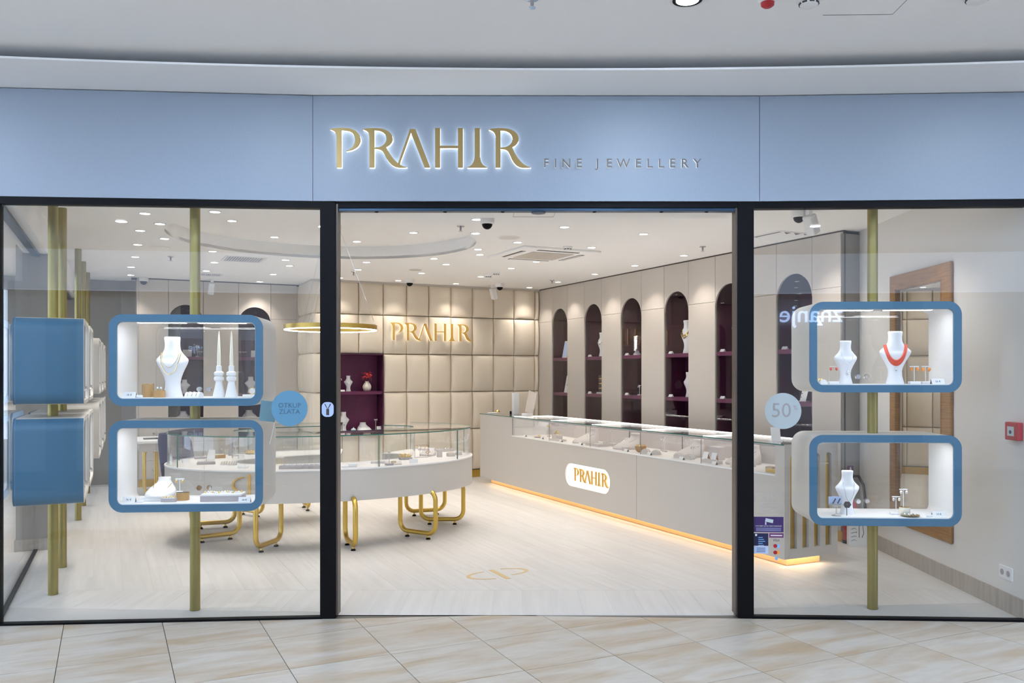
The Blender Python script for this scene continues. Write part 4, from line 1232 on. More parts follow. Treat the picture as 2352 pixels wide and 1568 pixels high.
e2.prism(top_o + bot[::-1], ZG - 0.001, ZG + 0.0078)
ti, bi_ = ov(IA - IW + 0.0105, IB - IW + 0.0105), ov(IA - IW + 0.0125, IB - IW + 0.0125)
e2.prism(bi_ + ti[::-1], ZG - 0.001, ZG + 0.0078)
e2.build('glass_edge', 'edge', isl, smooth=0.4)
# gold tube legs: rounded loops set across the ring
def loop_leg(parent, x, y, ang, w=0.34, z0=0.055, z1=0.46, r=0.022, R=0.09):
    pts = []
    for (px_, pz_, a0) in ((w/2 - R, z1 - R, 0), (-w/2 + R, z1 - R, 90), (-w/2 + R, z0 + R, 180), (w/2 - R, z0 + R, 270)):
        for i in range(6):
            a = math.radians(a0 + 90 * i / 5)
            pts.append((px_ + R * math.cos(a), 0, pz_ + R * math.sin(a)))
    M = Matrix.Translation((x, y, 0)) @ Matrix.Rotation(ang, 4, 'Z')
    lg = MB().tube(pts, r, 12, closed=True, M=M).build('leg', 'gold', parent, smooth=1.0)
    for sx in (-1, 1):
        MB().lathe([(0.012, 0.018), (0.009, 0.03), (0.009, z0)], 10, c=(sx * (w/2 - R), 0, 0), M=M).build('foot_stem', 'gold', lg, smooth=0.6)
        MB().lathe([(0.022, 0.0), (0.022, 0.008), (0.012, 0.018)], 14, c=(sx * (w/2 - R), 0, 0), M=M).build('foot', 'black', lg, smooth=0.6)
def isl_leg(p, q):                                   # feet pixels on the floor
    P, Q = gz(*p), gz(*q)
    lx = []
    for X, Y, _ in (P, Q):
        dx, dy = X - ICX, Y - ICY
        lx.append((dx * CS + dy * SN, -dx * SN + dy * CS))
    m_ = ((lx[0][0] + lx[1][0]) / 2, (lx[0][1] + lx[1][1]) / 2)
    ang = math.atan2(lx[1][1] - lx[0][1], lx[1][0] - lx[0][0])
    d = math.hypot(lx[1][0] - lx[0][0], lx[1][1] - lx[0][1])
    loop_leg(isl, m_[0], m_[1], ang, w=max(0.30, min(0.44, d + 0.17)))
for p, q in (((599, 1268), (635, 1254)), ((797, 1251), (812, 1264.5)), ((933, 1231), (986, 1238.5)), ((984, 1204), (1047, 1204)), ((950, 1184.5), (1005, 1181)), ((463, 1246), (530, 1238)), ((460, 1214), (519, 1211)), ((698, 1165), (707, 1173)), ((556, 1181), (594, 1187))):
    isl_leg(p, q)
# gold emblem on the front of the island
def px_on_island(t):
    x, y = IA * math.cos(t), IB * math.sin(t)
    X, Y = ICX + x * CS - y * SN, ICY + x * SN + y * CS
    return CX + F * X / Y
ang_e = min((math.radians(180 + 0.25 * k) for k in range(480)), key=lambda t: abs(px_on_island(t) - 573))
ex, ey = IA * math.cos(ang_e), IB * math.sin(ang_e)
nx, ny = math.cos(ang_e) / IA, math.sin(ang_e) / IB
nrm = math.atan2(ny, nx)
Me = Matrix.Translation((ex + 0.012 * math.cos(nrm), ey + 0.012 * math.sin(nrm), 0.605)) @ Matrix.Rotation(nrm + PI / 2, 4, 'Z') @ Matrix.Rotation(PI / 2, 4, 'X') @ Matrix.Translation((0, 0, -0.02))
emblem_parts(isl, Me, 'goldpaint', 0.30, 0.022)
# goods on the island
def I(px, py):                                       # a spot on the ring-shaped deck, kept clear of the panes
    P = gz(px, py, DECK); dx, dy = P[0] - ICX, P[1] - ICY
    x, y = dx * CS + dy * SN, -dx * SN + dy * CS
    t = math.atan2(y / IB, x / IA)
    o_ = (IA * math.cos(t), IB * math.sin(t)); i_ = ((IA - IW) * math.cos(t), (IB - IW) * math.sin(t))
    w = (math.hypot(x, y) - math.hypot(*i_)) / (math.hypot(*o_) - math.hypot(*i_))
    w = min(0.78, max(0.26, w))
    x, y = i_[0] + (o_[0] - i_[0]) * w, i_[1] + (o_[1] - i_[1]) * w
    return (ICX + x * CS - y * SN, ICY + x * SN + y * CS, DECK)
gI = 'price tents in the oval showcase'
tent('small dark-ended price tent inside the oval showcase', I(426, 1062), 0.5, group=gI)
tent('small dark-ended price tent inside the oval showcase', I(572, 1050), 0.5, group=gI)
tent('small dark-ended price tent inside the oval showcase', I(989, 1036), 0.3, group=gI)
tent('white price tent before the wedge pad in the oval showcase', I(967, 1065), 0.1, 0.08, 0.04)
block('slab', 'grey velvet slab by the left end of the oval showcase', 'display block', I(429, 1053), TH, (0.10, 0.06, 0.02), 'greyfab')
block('slab', 'grey velvet slab under the leaning card in the oval showcase', 'display block', I(461, 1052), TH, (0.10, 0.06, 0.02), 'greyfab')
o = thing('easel_card', 'leaning white easel card in the oval showcase', 'easel', I(474, 1058), 0.25)
MB().cbox((0.04, 0.03, 0.07), (0.075, 0.006, 0.10), Matrix.Rotation(-0.35, 4, 'X')).build('card', 'paper', o)
MB().tube([(0, -0.02, 0), (0.02, 0.04, 0.13)], 0.004, 6).build('strut', 'greyfab', o)
block('gift_box', 'flat tan jewellery box in the oval showcase', 'box', I(500, 1051), TH, (0.17, 0.07, 0.035), 'amber', top='candle')
o = thing('gold_bowl', 'shallow pale gold bowl in the oval showcase', 'bowl', I(511, 1038), 0)
MB().lathe([(0.04, 0), (0.05, 0.01), (0.05, 0.04), (0.046, 0.042), (0.044, 0.015), (0.01, 0.012)], 20).build('bowl', 'goldjewel', o, smooth=0.6)
o = thing('hand_form', 'grey tapering display cone in the oval showcase', 'display cone', I(531, 1045), 0)
MB().lathe([(0.032, 0), (0.030, 0.02), (0.022, 0.09), (0.012, 0.14), (0.002, 0.15)], 18).build('cone', 'greyfab', o, smooth=0.9)
tstand('brown stone earrings on a stand beside the display cone', I(546, 1046), TH, 0.10, 0.045, ear='copper', er=0.011)
tray('flat grey tray of rings near the bracelet cushions', I(474, 1066), TH - 0.15, 0.16, 0.09, 0.02)
half_roll('velvet bracelet cushion next to the flat ring tray', I(520, 1068), TH + 1.2, 0.07, 0.03, 'velvet', 3, 'goldjewel')
half_roll('velvet bracelet cushion next to the pane joint', I(552, 1068), TH + 1.2, 0.07, 0.03, 'velvet', 3, 'goldjewel')
block('name_card', 'white card lying at the pane joint of the oval showcase', 'card', I(566, 1075), 0.1, (0.09, 0.03, 0.02), 'paper')
tray('long grey tray of rings behind the sign disc', I(676, 1076), 0.02, 0.19, 0.12, 0.03, n=5, rows=2)
tray('long grey tray of rings beside the door post', I(722, 1075), 0.02, 0.17, 0.12, 0.03, n=4, rows=2)
o = thing('ring_rack', 'clear rack of gold rings behind the long trays', 'rack', I(688, 1064), 0)
for k in range(7): MB().tube([(-0.05 + k * 0.0165, 0, 0), (-0.05 + k * 0.0165, 0, 0.075)], 0.002, 5).build('prong', 'goldjewel', o)
MB().cbox((0, 0, 0.078), (0.115, 0.02, 0.006)).build('bar', 'acrylic', o)
block('name_card', 'small blank card lying beside the door post', 'card', I(793, 1073), 0.1, (0.06, 0.03, 0.015), 'paper')
block('name_card', 'printed white card lying before the pane joint', 'card', I(810, 1072), 0.1, (0.08, 0.03, 0.03), 'paper')
for px, py, h_, w_ in ((850, 1052, 0.125, 0.14), (893, 1051, 0.115, 0.09)):
    tstand('thin bronze earring frame behind the velvet slabs', I(px, py), TH, h_, w_, 'velvet', 'goldjewel', 0.006, arch=True, post='copper', base=(0.14, 0.03, 0.006), group='earring frames')
block('slab', 'pale velvet slab behind the watch pad', 'display block', I(861, 1064), TH - 0.3, (0.13, 0.08, 0.02), 'velvet')
wedge_pad('velvet wedge pad with a gold bracelet', I(900, 1066), 0.15, 0.15, 0.09, 0.025)
o = thing('gold_cluster', 'cluster of gold bead bangles on a dark tray', 'bracelets', I(925, 1057), TH)
MB().cbox((0, 0, 0.012), (0.12, 0.07, 0.024)).build('tray', 'greyfab', o, bevel=0.003)
for k in range(12):
    MB().lathe([(0.001, -0.011), (0.009, -0.007), (0.012, 0), (0.009, 0.007), (0.001, 0.011)], 10, c=(-0.055 + 0.01 * k, 0.02 * math.sin(k * 1.3), 0.036 + 0.014 * math.cos(k * 2.1))).build('bead', 'goldjewel', o, smooth=1.0)
tstand('slim single earring stand before the wedge pad', I(934, 1073), TH, 0.12, 0.03, 'greyfab', 'silver', 0.004, post='greyfab', base=(0.07, 0.045, 0.018))
wedge_pad('large velvet wedge pad with a bracelet near the right end', I(968, 1047), -0.3, 0.15, 0.09, 0.05)
block('slab', 'leaning velvet plaque at the right pane joint', 'display block', I(1010, 1050), 0.4, (0.05, 0.04, 0.075), 'velvet')
tray('velvet ring tray at the right end of the oval showcase', I(1040, 1035), TH, 0.19, 0.10, 0.025, n=6, m='velvet')
block('ring_block', 'square velvet block with gold rings at the right end', 'display block', I(1036, 1048), TH, (0.075, 0.06, 0.035), 'velvet', top='goldjewel')
block('ring_block', 'small velvet block beside the square velvet block', 'display block', I(1054, 1045), TH, (0.06, 0.05, 0.03), 'velvet', top='silver')
half_roll('velvet bracelet roll behind the large wedge pad', I(973, 1033), TH + 0.8, 0.11, 0.035, 'velvet', 2)
half_roll('velvet bracelet roll near the right end pane', I(1017, 1032), TH + 0.8, 0.09, 0.032, 'velvet', 2, 'silver')
# ================================================================== LONG COUNTER (local x along the counter toward the entrance, local y toward the wall)
CRZ = TH - PI / 2
cf = Lw(-1.322, -0.69)
CL, CD = 6.07, 0.57
ct = thing('long_counter', 'long beige sales counter with lit glass showcase and gold plinth', 'counter', (cf[0], cf[1], 0), CRZ)
cdir = (SN, -CS)
def cs_at(px): return hit(px, cf, cdir)[2]          # distance along the counter front at a picture column
def cY(px): return hit(px, cf, cdir)[1]
s0, s1 = cs_at(1176), cs_at(1780)
CZ0, CZD, CZT = 0.09, 0.745, 0.992
pq = [(0, 0), (s0, 0), (s0, CD), (0, CD)]
sl0, sl1 = (cs_at(1298) + cs_at(1401)) / 2, (cs_at(1401) - cs_at(1298))
pz0, pz1 = zat(1133, cY(1392)), zat(1057, cY(1310))
pzc = (zat(1117, cY(1350)) + zat(1075, cY(1350))) / 2 - 0.01
PLW, PLH = sl1, 0.26
# front board with the pill-shaped recess
fb_ = MB()
fb_.prism([(0.0, CZ0), (CL, CZ0), (CL, CZD), (s1, CZD), (s0, CZD), (0.0, CZD)], 0.0, 0.045, [rrect(PLW, PLH, PLH / 2 - 0.001, 10, sl0, pzc)[::-1]], M=XZ)
fb_.build('front_board', 'taupe', ct)
for jx in (cs_at(1462),):
    MB().box(jx - 0.0012, jx + 0.0012, -0.0008, 0.004, CZ0, CZD).build('board_joint', 'gap', ct)
bd = MB()
bd.box(0.0, CL - 0.055, 0.0451, CD, CZ0, CZD - 0.0)
bd.build('carcass', 'taupe', ct)
MB().box(0.0, s0, 0.0, CD, CZD + 0.0002, CZT).build('end_block', 'taupe', ct)
MB().box(s1, CL - 0.055, 0.0, CD, CZD + 0.0002, CZT).build('end_block', 'taupe', ct)
# end panel with four arched gold slots
ep = []
slots = []
eO, eD = (cf[0] + cdir[0] * CL, cf[1] + cdir[1] * CL), (CS, SN)
for a_, b_ in ((1815, 1831), (1843, 1858), (1870, 1884), (1896, 1911)):
    slots.append((hit(a_, eO, eD)[2], hit(b_, eO, eD)[2]))
holes = []
for a_, b_ in slots:
    r_ = (b_ - a_) / 2; zt = 0.885; zb = 0.165
    holes.append([(a_, zb), (b_, zb)] + [((a_ + b_) / 2 + r_ * math.cos(PI * i / 12), zt + r_ * math.sin(PI * i / 12)) for i in range(13)])
YZ = Matrix.Translation((CL - 0.055, 0, 0)) @ Matrix(((0, 0, 1, 0), (1, 0, 0, 0), (0, 1, 0, 0), (0, 0, 0, 1)))
MB().prism([(0.046, CZ0), (CD, CZ0), (CD, CZT), (0.0, CZT), (0.0, CZD + 0.0004), (0.046, CZD + 0.0004)], 0.0001, 0.055, [h[::-1] for h in holes], M=YZ).build('end_panel', 'taupe', ct)
for a_, b_ in slots:
    MB().box(CL - 0.054, CL - 0.030, a_ - 0.003, b_ + 0.003, 0.16, 0.94).build('gold_slat', 'gold', ct)
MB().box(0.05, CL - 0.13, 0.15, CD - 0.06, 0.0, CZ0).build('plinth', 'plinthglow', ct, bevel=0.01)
MB().box(0.05, CL - 0.10, 0.118, 0.128, CZ0 - 0.006, CZ0 - 0.0005).build('floor_light_strip', 'halowarm', ct)
MB().box(CL - 0.10, CL - 0.09, 0.12, CD - 0.03, CZ0 - 0.006, CZ0 - 0.0005).build('floor_light_strip', 'halowarm', ct)
def CW(s, y, z):
    return (cf[0] + cdir[0] * s + CS * y, cf[1] + cdir[1] * s + SN * y, z)
lamp('plinth_lamp', 'AREA', CW(CL / 2, 0.12, CZ0 - 0.008), 3.2, (1.0, 0.86, 0.66), rot=(0, 0, CRZ), shape='RECTANGLE', size=CL - 0.1, size_y=0.03)
lamp('plinth_lamp', 'AREA', CW(CL - 0.09, CD / 2, CZ0 - 0.008), 0.5, (1.0, 0.86, 0.66), rot=(0, 0, CRZ + PI / 2), shape='RECTANGLE', size=CD - 0.1, size_y=0.03)
# lit showcase part
MB().box(s0, s1, 0.0, CD, CZD - 0.001, CZD + 0.006).build('deck', 'deckwhite', ct)
MB().box(s0, s1, -0.004, 0.004, CZD - 0.004, CZD + 0.008).build('front_rim', 'white', ct)
MB().box(s0, s1, CD - 0.02, CD, CZD + 0.006, CZT - 0.012).build('back_board', 'velvet', ct)
MB().box(s0 - 0.0, s0 + 0.03, 0.012, CD - 0.02, CZD + 0.006, CZT - 0.002).build('side_lining', 'white', ct)
pj = [s0] + [cs_at(px) for px in (1260, 1354, 1469, 1608.5)] + [s1]
for k in range(5):
    MB().box(pj[k] + 0.002, pj[k + 1] - 0.002, 0.006, 0.012, CZD + 0.006, CZT - 0.004).build('front_pane', 'vitrine', ct)
    MB().box(pj[k] - 0.001, pj[k] + 0.001, 0.005, 0.013, CZD + 0.006, CZT - 0.004).build('pane_edge', 'greyfab', ct)
    MB().box(pj[k] + 0.01, pj[k + 1] - 0.01, CD - 0.034, CD - 0.020, CZT - 0.004, CZT + 0.011).build('light_bar', 'ledbar', ct)
    lamp('counter_lamp', 'AREA', CW((pj[k] + pj[k + 1]) / 2, CD - 0.10, CZT - 0.02), 0.22, (1.0, 0.94, 0.90), rot=(math.radians(-20), 0, CRZ), shape='RECTANGLE', size=0.9, size_y=0.03)
    MB().box(pj[k] + 0.0, pj[k] + 0.010, 0.03, CD - 0.02, CZT - 0.004, CZT + 0.011).build('light_bar', 'ledbar', ct)
    if k: MB().cbox((pj[k], CD - 0.045, (CZD + CZT) / 2), (0.006, 0.006, CZT - CZD - 0.03)).build('light_post', 'dark', ct)
for k in range(5):
    lamp('counter_uplight', 'AREA', CW((pj[k] + pj[k + 1]) / 2, CD - 0.027, CZT + 0.012), 3.2, (1.0, 0.95, 0.90), rot=(PI, 0, CRZ), shape='RECTANGLE', size=0.9, size_y=0.012)
MB().box(-0.004, CL + 0.003, -0.008, CD + 0.003, CZT, CZT + 0.008).build('glass_top', 'vitrine', ct)
MB().box(-0.005, CL + 0.004, -0.0095, -0.008, CZT - 0.0005, CZT + 0.0085).build('glass_edge', 'edge', ct)
MB().box(s0, s1, -0.003, 0.005, CZT - 0.016, CZT - 0.004).build('front_rail', 'greyfab', ct)
# recess with the gold logo
rc = MB().prism(rrect(PLW, PLH, PLH / 2 - 0.001, 10, sl0, pzc), 0.030, 0.044, M=XZ)
rc.build('logo_recess', 'litpanel', ct)
li = MB().prism(rrect(PLW - 0.006, PLH - 0.006, PLH / 2 - 0.004, 10, sl0, pzc), 0.020, 0.028, [rrect(PLW - 0.022, PLH - 0.022, PLH / 2 - 0.012, 10, sl0, pzc)], M=XZ)
li.build('recess_light', 'halo', ct)
lr = bpy.data.objects.new('logo_letters', None); COL.objects.link(lr); lr.parent = ct
la, lb = cs_at(1317), cs_at(1398)
lr.location = (la, 0.028, zat(1099, cY(1317)) - 0.02)
logo(lr, lb - la, 0.018, 0.012, 'goldpaint')
# ---- goods in the counter
CDK = CZD + 0.0065
gC = 'price tents along the counter front'
def C(px, py): return gz(px, py, CDK)
for px, py in ((1197, 999), (1235.5, 1004.5), (1279, 1010.5), (1324, 1017), (1428.5, 1032), (1481, 1039), (1555, 1051), (1630, 1062)):
    s_ = cs_at(px); p = CW(s_, 0.055, CDK)
    tent('white price tent with dark end behind the counter glass', p, CRZ, 0.06, 0.03, group=gC)
for px, y_, sc_, nm in ((1305, 0.26, 1.25, 'between the second and third counter panes'), (1400, 0.25, 1.25, 'beside the brass bowl'), (1528, 0.32, 1.25, 'behind the two bracelet rolls in the counter'), (1648, 0.33, 1.3, 'beside the pearl earring stand')):
    s_ = cs_at(px) - 0.05
    neck_display('sloped velvet necklace bust ' + nm, CW(s_, y_, CDK), CRZ, sc_, 'velvet', 'silver')
o = thing('brass_bowl', 'round brass bowl in the counter', 'bowl', CW(cs_at(1440), 0.17, CDK), 0)
MB().lathe([(0.03, 0), (0.05, 0.012), (0.060, 0.05), (0.058, 0.068), (0.053, 0.066), (0.045, 0.02), (0.01, 0.012)], 24).build('bowl', 'amber', o, smooth=0.7)
MB().tube([(0.058 * math.cos(2*PI*i/24), 0.058 * math.sin(2*PI*i/24), 0.068) for i in range(24)], 0.003, 6, closed=True).build('rim', 'goldjewel', o, smooth=1.0)
o = thing('trinket_dish', 'round dish with a gold brooch at the far counter pane', 'dish', CW(cs_at(1213), 0.16, CDK), 0)
MB().lathe([(0.05, 0), (0.07, 0.01), (0.06, 0.012), (0.01, 0.006)], 20).build('dish', 'velvet', o, smooth=0.7)
MB().lathe([(0.001, 0), (0.02, 0.004), (0.018, 0.016), (0.001, 0.024)], 12, c=(0, 0, 0.008)).build('brooch', 'goldjewel', o, smooth=1.0)
o = thing('bracelet_stand', 'white block with a gold cuff in the counter', 'bracelet display', CW(cs_at(1247), 0.20, CDK), CRZ)
MB().cbox((0, 0, 0.03), (0.12, 0.09, 0.06)).build('block', 'velvet', o, bevel=0.004)
MB().tube([(0.05 * math.cos(PI * i / 14), 0, 0.06 + 0.04 * math.sin(PI * i / 14)) for i in range(15)], 0.010, 8).build('cuff', 'goldjewel', o, smooth=1.0)
tstand('small ring spray on a clear stand at the far counter pane', CW(cs_at(1207), 0.34, CDK), CRZ, 0.16, 0.06, 'velvet', 'goldjewel', 0.012)
tray('flat velvet ring tray beside the gold cuff block', CW(cs_at(1262), 0.12, CDK), CRZ, 0.24, 0.10, 0.02, m='velvet')
tray('stacked velvet trays at the third counter pane', CW(cs_at(1345), 0.15, CDK), CRZ, 0.28, 0.14, 0.03, m='velvet')
tray('velvet ring tray behind the stacked trays', CW(cs_at(1352), 0.32, CDK), CRZ, 0.26, 0.12, 0.035, m='velvet')
block('gift_box', 'tall pale box behind the third counter pane', 'box', CW(cs_at(1374), 0.38, CDK), CRZ, (0.10, 0.08, 0.10), 'velvet')
block('gift_box', 'small pink box before the brass bowl', 'box', CW(cs_at(1418), 0.10, CDK), CRZ, (0.06, 0.05, 0.04), 'velvet')
for px, y_, nm in ((1461, 0.12, 'next to the brass bowl'), (1482, 0.13, 'at the fourth counter pane joint'), (1534, 0.13, 'before the fourth necklace bust'), (1555, 0.14, 'beside the copper-ended cards')):
    half_roll('pale velvet bracelet arch ' + nm, CW(cs_at(px), y_, CDK), CRZ + 0.2, 0.06, 0.045, 'velvet', 2, 'silver')
for px in (1582, 1601):
    tent('tall white card with copper-coloured end in the counter', CW(cs_at(px), 0.20, CDK), CRZ, 0.07, 0.085, end='copper', group='tall copper-ended cards', d=0.055)
block('gift_box', 'pale box behind the tall copper-ended cards', 'box', CW(cs_at(1572), 0.38, CDK), CRZ, (0.13, 0.08, 0.12), 'velvet')
tray('round-cornered velvet ring tray at the last counter pane joint', CW(cs_at(1612), 0.115, CDK), CRZ, 0.22, 0.06, 0.03, m='velvet')
tstand('pearl earring stand at the last counter pane', CW(cs_at(1674), 0.22, CDK), CRZ, 0.17, 0.06, 'velvet', 'goldjewel', 0.010, base=(0.10, 0.07, 0.025))
for px, y_, h_ in ((1288, 0.49, 0.14), (1330, 0.44, 0.16), (1438, 0.46, 0.13), (1452, 0.40, 0.16), (1500, 0.42, 0.15), (1545, 0.24, 0.11)):
    tstand('clear earring stand against the counter back board', CW(cs_at(px), y_, CDK), CRZ, h_, 0.055, 'velvet', 'silver', 0.008, post='acrylic', group='clear earring stands')
block('gift_box', 'low cream box at the front of the last counter pane', 'box', CW(cs_at(1676), 0.11, CDK), CRZ, (0.14, 0.10, 0.05), 'candle')
block('gift_box', 'square white gift box standing at the near end of the counter', 'box', CW(cs_at(1741), 0.30, CDK), CRZ, (0.11, 0.05, 0.12), 'white')
jar('round white pot with a lid at the near end of the counter', CW(cs_at(1761), 0.20, CDK), 0.05, 0.075, m='white')
block('gift_box', 'flat yellow box before the white pot', 'box', CW(cs_at(1757), 0.10, CDK), CRZ, (0.15, 0.06, 0.03), 'goldjewel')
block('gift_box', 'low grey box with gold studs at the near end of the counter', 'box', CW(cs_at(1737), 0.16, CDK), CRZ, (0.08, 0.06, 0.035), 'greyfab', top='goldjewel')
# ---- things on the counter top
CT = CZT + 0.0082
block('display_tower', 'slim white display tower on the counter top', 'display tower', gz(1184, 951, CT), TH, (0.088, 0.06, 0.30), 'paper')
o = thing('table_mirror', 'tilted table mirror on the counter top', 'mirror', gz(1211, 956, CT + 0.004), TH + 0.35)
MB().cbox((0, 0, 0.02), (0.12, 0.09, 0.04)).build('base', 'white', o, bevel=0.004)
Mt = Matrix.Translation((0.03, 0.0, 0.045)) @ Matrix.Rotation(0.28, 4, 'Y')
MB().box(-0.075, 0.075, -0.004, 0.004, 0.0, 0.29, M=Mt).build('glass', 'panel', o)
MB().box(0.075, 0.083, -0.006, 0.006, 0.0, 0.29, M=Mt).build('frame', 'greyfab', o)
block('paper_pad', 'white paper pad on the far end of the counter top', 'pad', gz(1133, 949, CT), TH, (0.15, 0.10, 0.012), 'paper')
o = thing('pen_holder', 'small black pen stand on the counter top', 'pen', gz(1173, 951, CT), 0)
MB().lathe([(0.014, 0), (0.015, 0.03), (0.010, 0.045)], 12).build('holder', 'black', o, smooth=0.6)
o = thing('bell', 'small gold bell on the far end of the counter top', 'bell', gz(1143, 946, CT), 0)
MB().lathe([(0.035, 0), (0.033, 0.015), (0.02, 0.032), (0.004, 0.036)], 16).build('dome', 'goldjewel', o, smooth=0.8)
o = thing('counter_card', 'white leaflet standing on the near end of the counter top', 'card', gz(1783, 1014, CT), TH - 0.2)
MB().cbox((0.0, 0, 0.06), (0.085, 0.004, 0.12), Matrix.Rotation(-0.15, 4, 'X')).build('card', 'paper', o)
MB().cbox((0, 0.01, 0.003), (0.09, 0.06, 0.006)).build('base', 'paper', o)

# ================================================================== GOODS IN THE WALL NICHES
def RW(s, d, z): return (R0[0] + ax_a[0] * s + CS * d, R0[1] + ax_a[1] * s + SN * d, z)
SH1, SH2 = 1.8103, 1.2853
ORD = {1: 'first', 3: 'second', 5: 'third', 7: 'fourth', 9: 'fifth', 11: 'sixth'}
for k in RARCH:
    c_ = RW((RJ[k] + RJ[k + 1]) / 2, 0.10, 2.66)
    lamp('niche_lamp', 'SPOT', c_, 5.0, SHOP_COL, rot=(0, 0, 0), spot_size=math.radians(70), spot_blend=0.5, shadow_soft_size=0.03)
    for z in (1.81 - 0.05, 1.285 - 0.05):
        c_ = RW((RJ[k] + RJ[k + 1]) / 2, 0.07, z)
        lamp('shelf_lamp', 'SPOT', c_, 1.6, SHOP_COL, rot=(0, 0, 0), spot_size=math.radians(100), spot_blend=0.5, shadow_soft_size=0.02)
def nmid(k, f=0.5): return RJ[k] + (RJ[k + 1] - RJ[k]) * f
o = thing('frame', 'dark blue framed picture on the upper shelf of the arch nearest the padded wall', 'picture', RW(nmid(1, 0.45), 0.10, SH1), CRZ)
MB().cbox((0, 0, 0.13), (0.14, 0.012, 0.26), Matrix.Rotation(-0.2, 4, 'X')).build('border', 'candle', o)
MB().cbox((0, -0.0075, 0.13), (0.12, 0.002, 0.24), Matrix.Rotation(-0.2, 4, 'X')).build('print', 'lilac', o)
o = thing('frame', 'white easel picture on the lower shelf of the arch nearest the padded wall', 'picture', RW(nmid(1, 0.55), 0.10, SH2), CRZ)
MB().cbox((0, 0, 0.13), (0.12, 0.01, 0.26), Matrix.Rotation(-0.2, 4, 'X')).build('board', 'paper', o)
MB().cbox((0, -0.0062, 0.12), (0.03, 0.002, 0.03), Matrix.Rotation(-0.2, 4, 'X')).build('print', 'greyfab', o)
for k in (3, 5, 7, 9, 11):
    for z, lv in ((SH1, 'upper'), (SH2, 'lower')):
        if (k, lv) in ((9, 'upper2'),): continue
        tent('small white price card on the %s shelf of the %s arch from the padded wall' % (lv, ORD[k]), RW(nmid(k, 0.12), 0.06, z), CRZ, 0.07, 0.03, end='paper', group=None)
bust('white bust with a gold collar on the upper shelf of the second arch', RW(nmid(3, 0.46), 0.17, SH1), CRZ, 0.34, 0.22, [(0.08, 0.006, 'silver', 0.55)])
bust('white bust with a gold bib on the upper shelf of the fourth arch', RW(nmid(7, 0.5), 0.17, SH1), CRZ, 0.40, 0.24, [(0.08, 0.009, 'goldjewel', 0.6), (0.11, 0.009, 'goldjewel', 0.6)])
bust('white bust on the upper shelf of the fifth arch', RW(nmid(9, 0.45), 0.17, SH1), CRZ, 0.44, 0.26, [(0.09, 0.004, 'silver', 0.55)])
bust('white bust on the lower shelf of the fourth arch', RW(nmid(7, 0.60), 0.16, SH2), CRZ, 0.30, 0.20)
o = thing('bracelet_tower', 'clear cylinder stacked with silver bracelets on the upper shelf of the third arch', 'bracelets', RW(nmid(5, 0.30), 0.16, SH1), CRZ)
MB().lathe([(0.05, 0), (0.05, 0.02), (0.03, 0.04), (0.03, 0.06)], 18).build('base', 'acrylic', o)
for k in range(12): MB().tube([(0.05 * math.cos(2*PI*i/18), 0.05 * math.sin(2*PI*i/18), 0.065 + k * 0.0165) for i in range(18)], 0.008, 6, closed=True).build('bracelet', 'silver', o, smooth=1.0)
o = thing('bangle_rack', 'gold bangle rack on the lower shelf of the second arch', 'bracelets', RW(nmid(3, 0.50), 0.14, SH2), CRZ)
MB().cbox((0, 0, 0.012), (0.14, 0.08, 0.024)).build('base', 'velvet', o, bevel=0.003)
for k in range(7): MB().cbox((0, 0, 0.045 + k * 0.034), (0.075, 0.05, 0.026)).build('bangle', 'goldjewel' if k % 2 else 'dark', o, bevel=0.006)
tstand('pearl drop stand on the lower shelf of the third arch', RW(nmid(5, 0.55), 0.12, SH2), CRZ, 0.13, 0.05, 'white', 'silver', 0.012)
block('ring_block', 'tray of sparkling stones at the bottom of the sixth arch', 'display block', RW(nmid(11, 0.45), 0.12, 0.8205), CRZ, (0.22, 0.12, 0.05), 'dark', top='silver')
o = thing('perforated_stand', 'white perforated earring panel on the lower shelf of the sixth arch', 'earring stand', RW(nmid(11, 0.5), 0.12, SH2), CRZ)
MB().cbox((0, 0, 0.075), (0.08, 0.006, 0.15), Matrix.Rotation(-0.3, 4, 'X')).build('panel', 'paper', o)
MB().cbox((0, 0.02, 0.004), (0.09, 0.06, 0.008)).build('base', 'paper', o)
for k in range(3): MB().lathe([(0.001, 0), (0.007, 0.004), (0.001, 0.01)], 8, c=(0, -0.02 + k * 0.012, 0.04 + 0.035 * k)).build('earring', 'dark', o)
for k in (3, 5, 7, 9):
    neck_display('white collar display at the bottom of the %s arch from the padded wall' % ORD[k], RW(nmid(k, 0.5), 0.17, 0.8205), CRZ, 0.95, 'bust', 'silver')
# niche in the padded wall
def NW(px, d, z):
    t = hit(px, Lw(0, d), (-CS, -SN))[2]
    return Lw(-t, d, z)
S1, S2 = 1.3153, 0.7352
for f_ in (0.2, 0.75):
    for z in (1.83, 1.26):
        lamp('niche_lamp', 'SPOT', Lw(NX0 + (NX1 - NX0) * f_, 0.12, z), 1.0, SHOP_COL, spot_size=math.radians(95), spot_blend=0.6, shadow_soft_size=0.02)
tstand('white earring stand on the upper shelf of the padded wall niche', NW(781, 0.12, S1), TH, 0.18, 0.05, 'white', 'silver', 0.008, base=(0.12, 0.06, 0.02))
bust('small white bust on the upper shelf of the padded wall niche', NW(800, 0.14, S1), TH, 0.225, 0.13, [(0.07, 0.0025, 'silver')])
o = thing('flower_vase', 'ribbed beige vase with red flowers in the padded wall niche', 'vase', NW(843, 0.14, S1), TH)
MB().loft([[(r_ * (1 + 0.06 * math.cos(8 * a)) * math.cos(a), r_ * (1 + 0.06 * math.cos(8 * a)) * math.sin(a), z) for a in [2*PI*i/32 for i in range(32)]] for r_, z in ((0.035, 0), (0.05, 0.01), (0.062, 0.05), (0.06, 0.08), (0.04, 0.115), (0.025, 0.13), (0.03, 0.145))]).build('vase', 'candle', o, smooth=0.8)
random.seed(3)
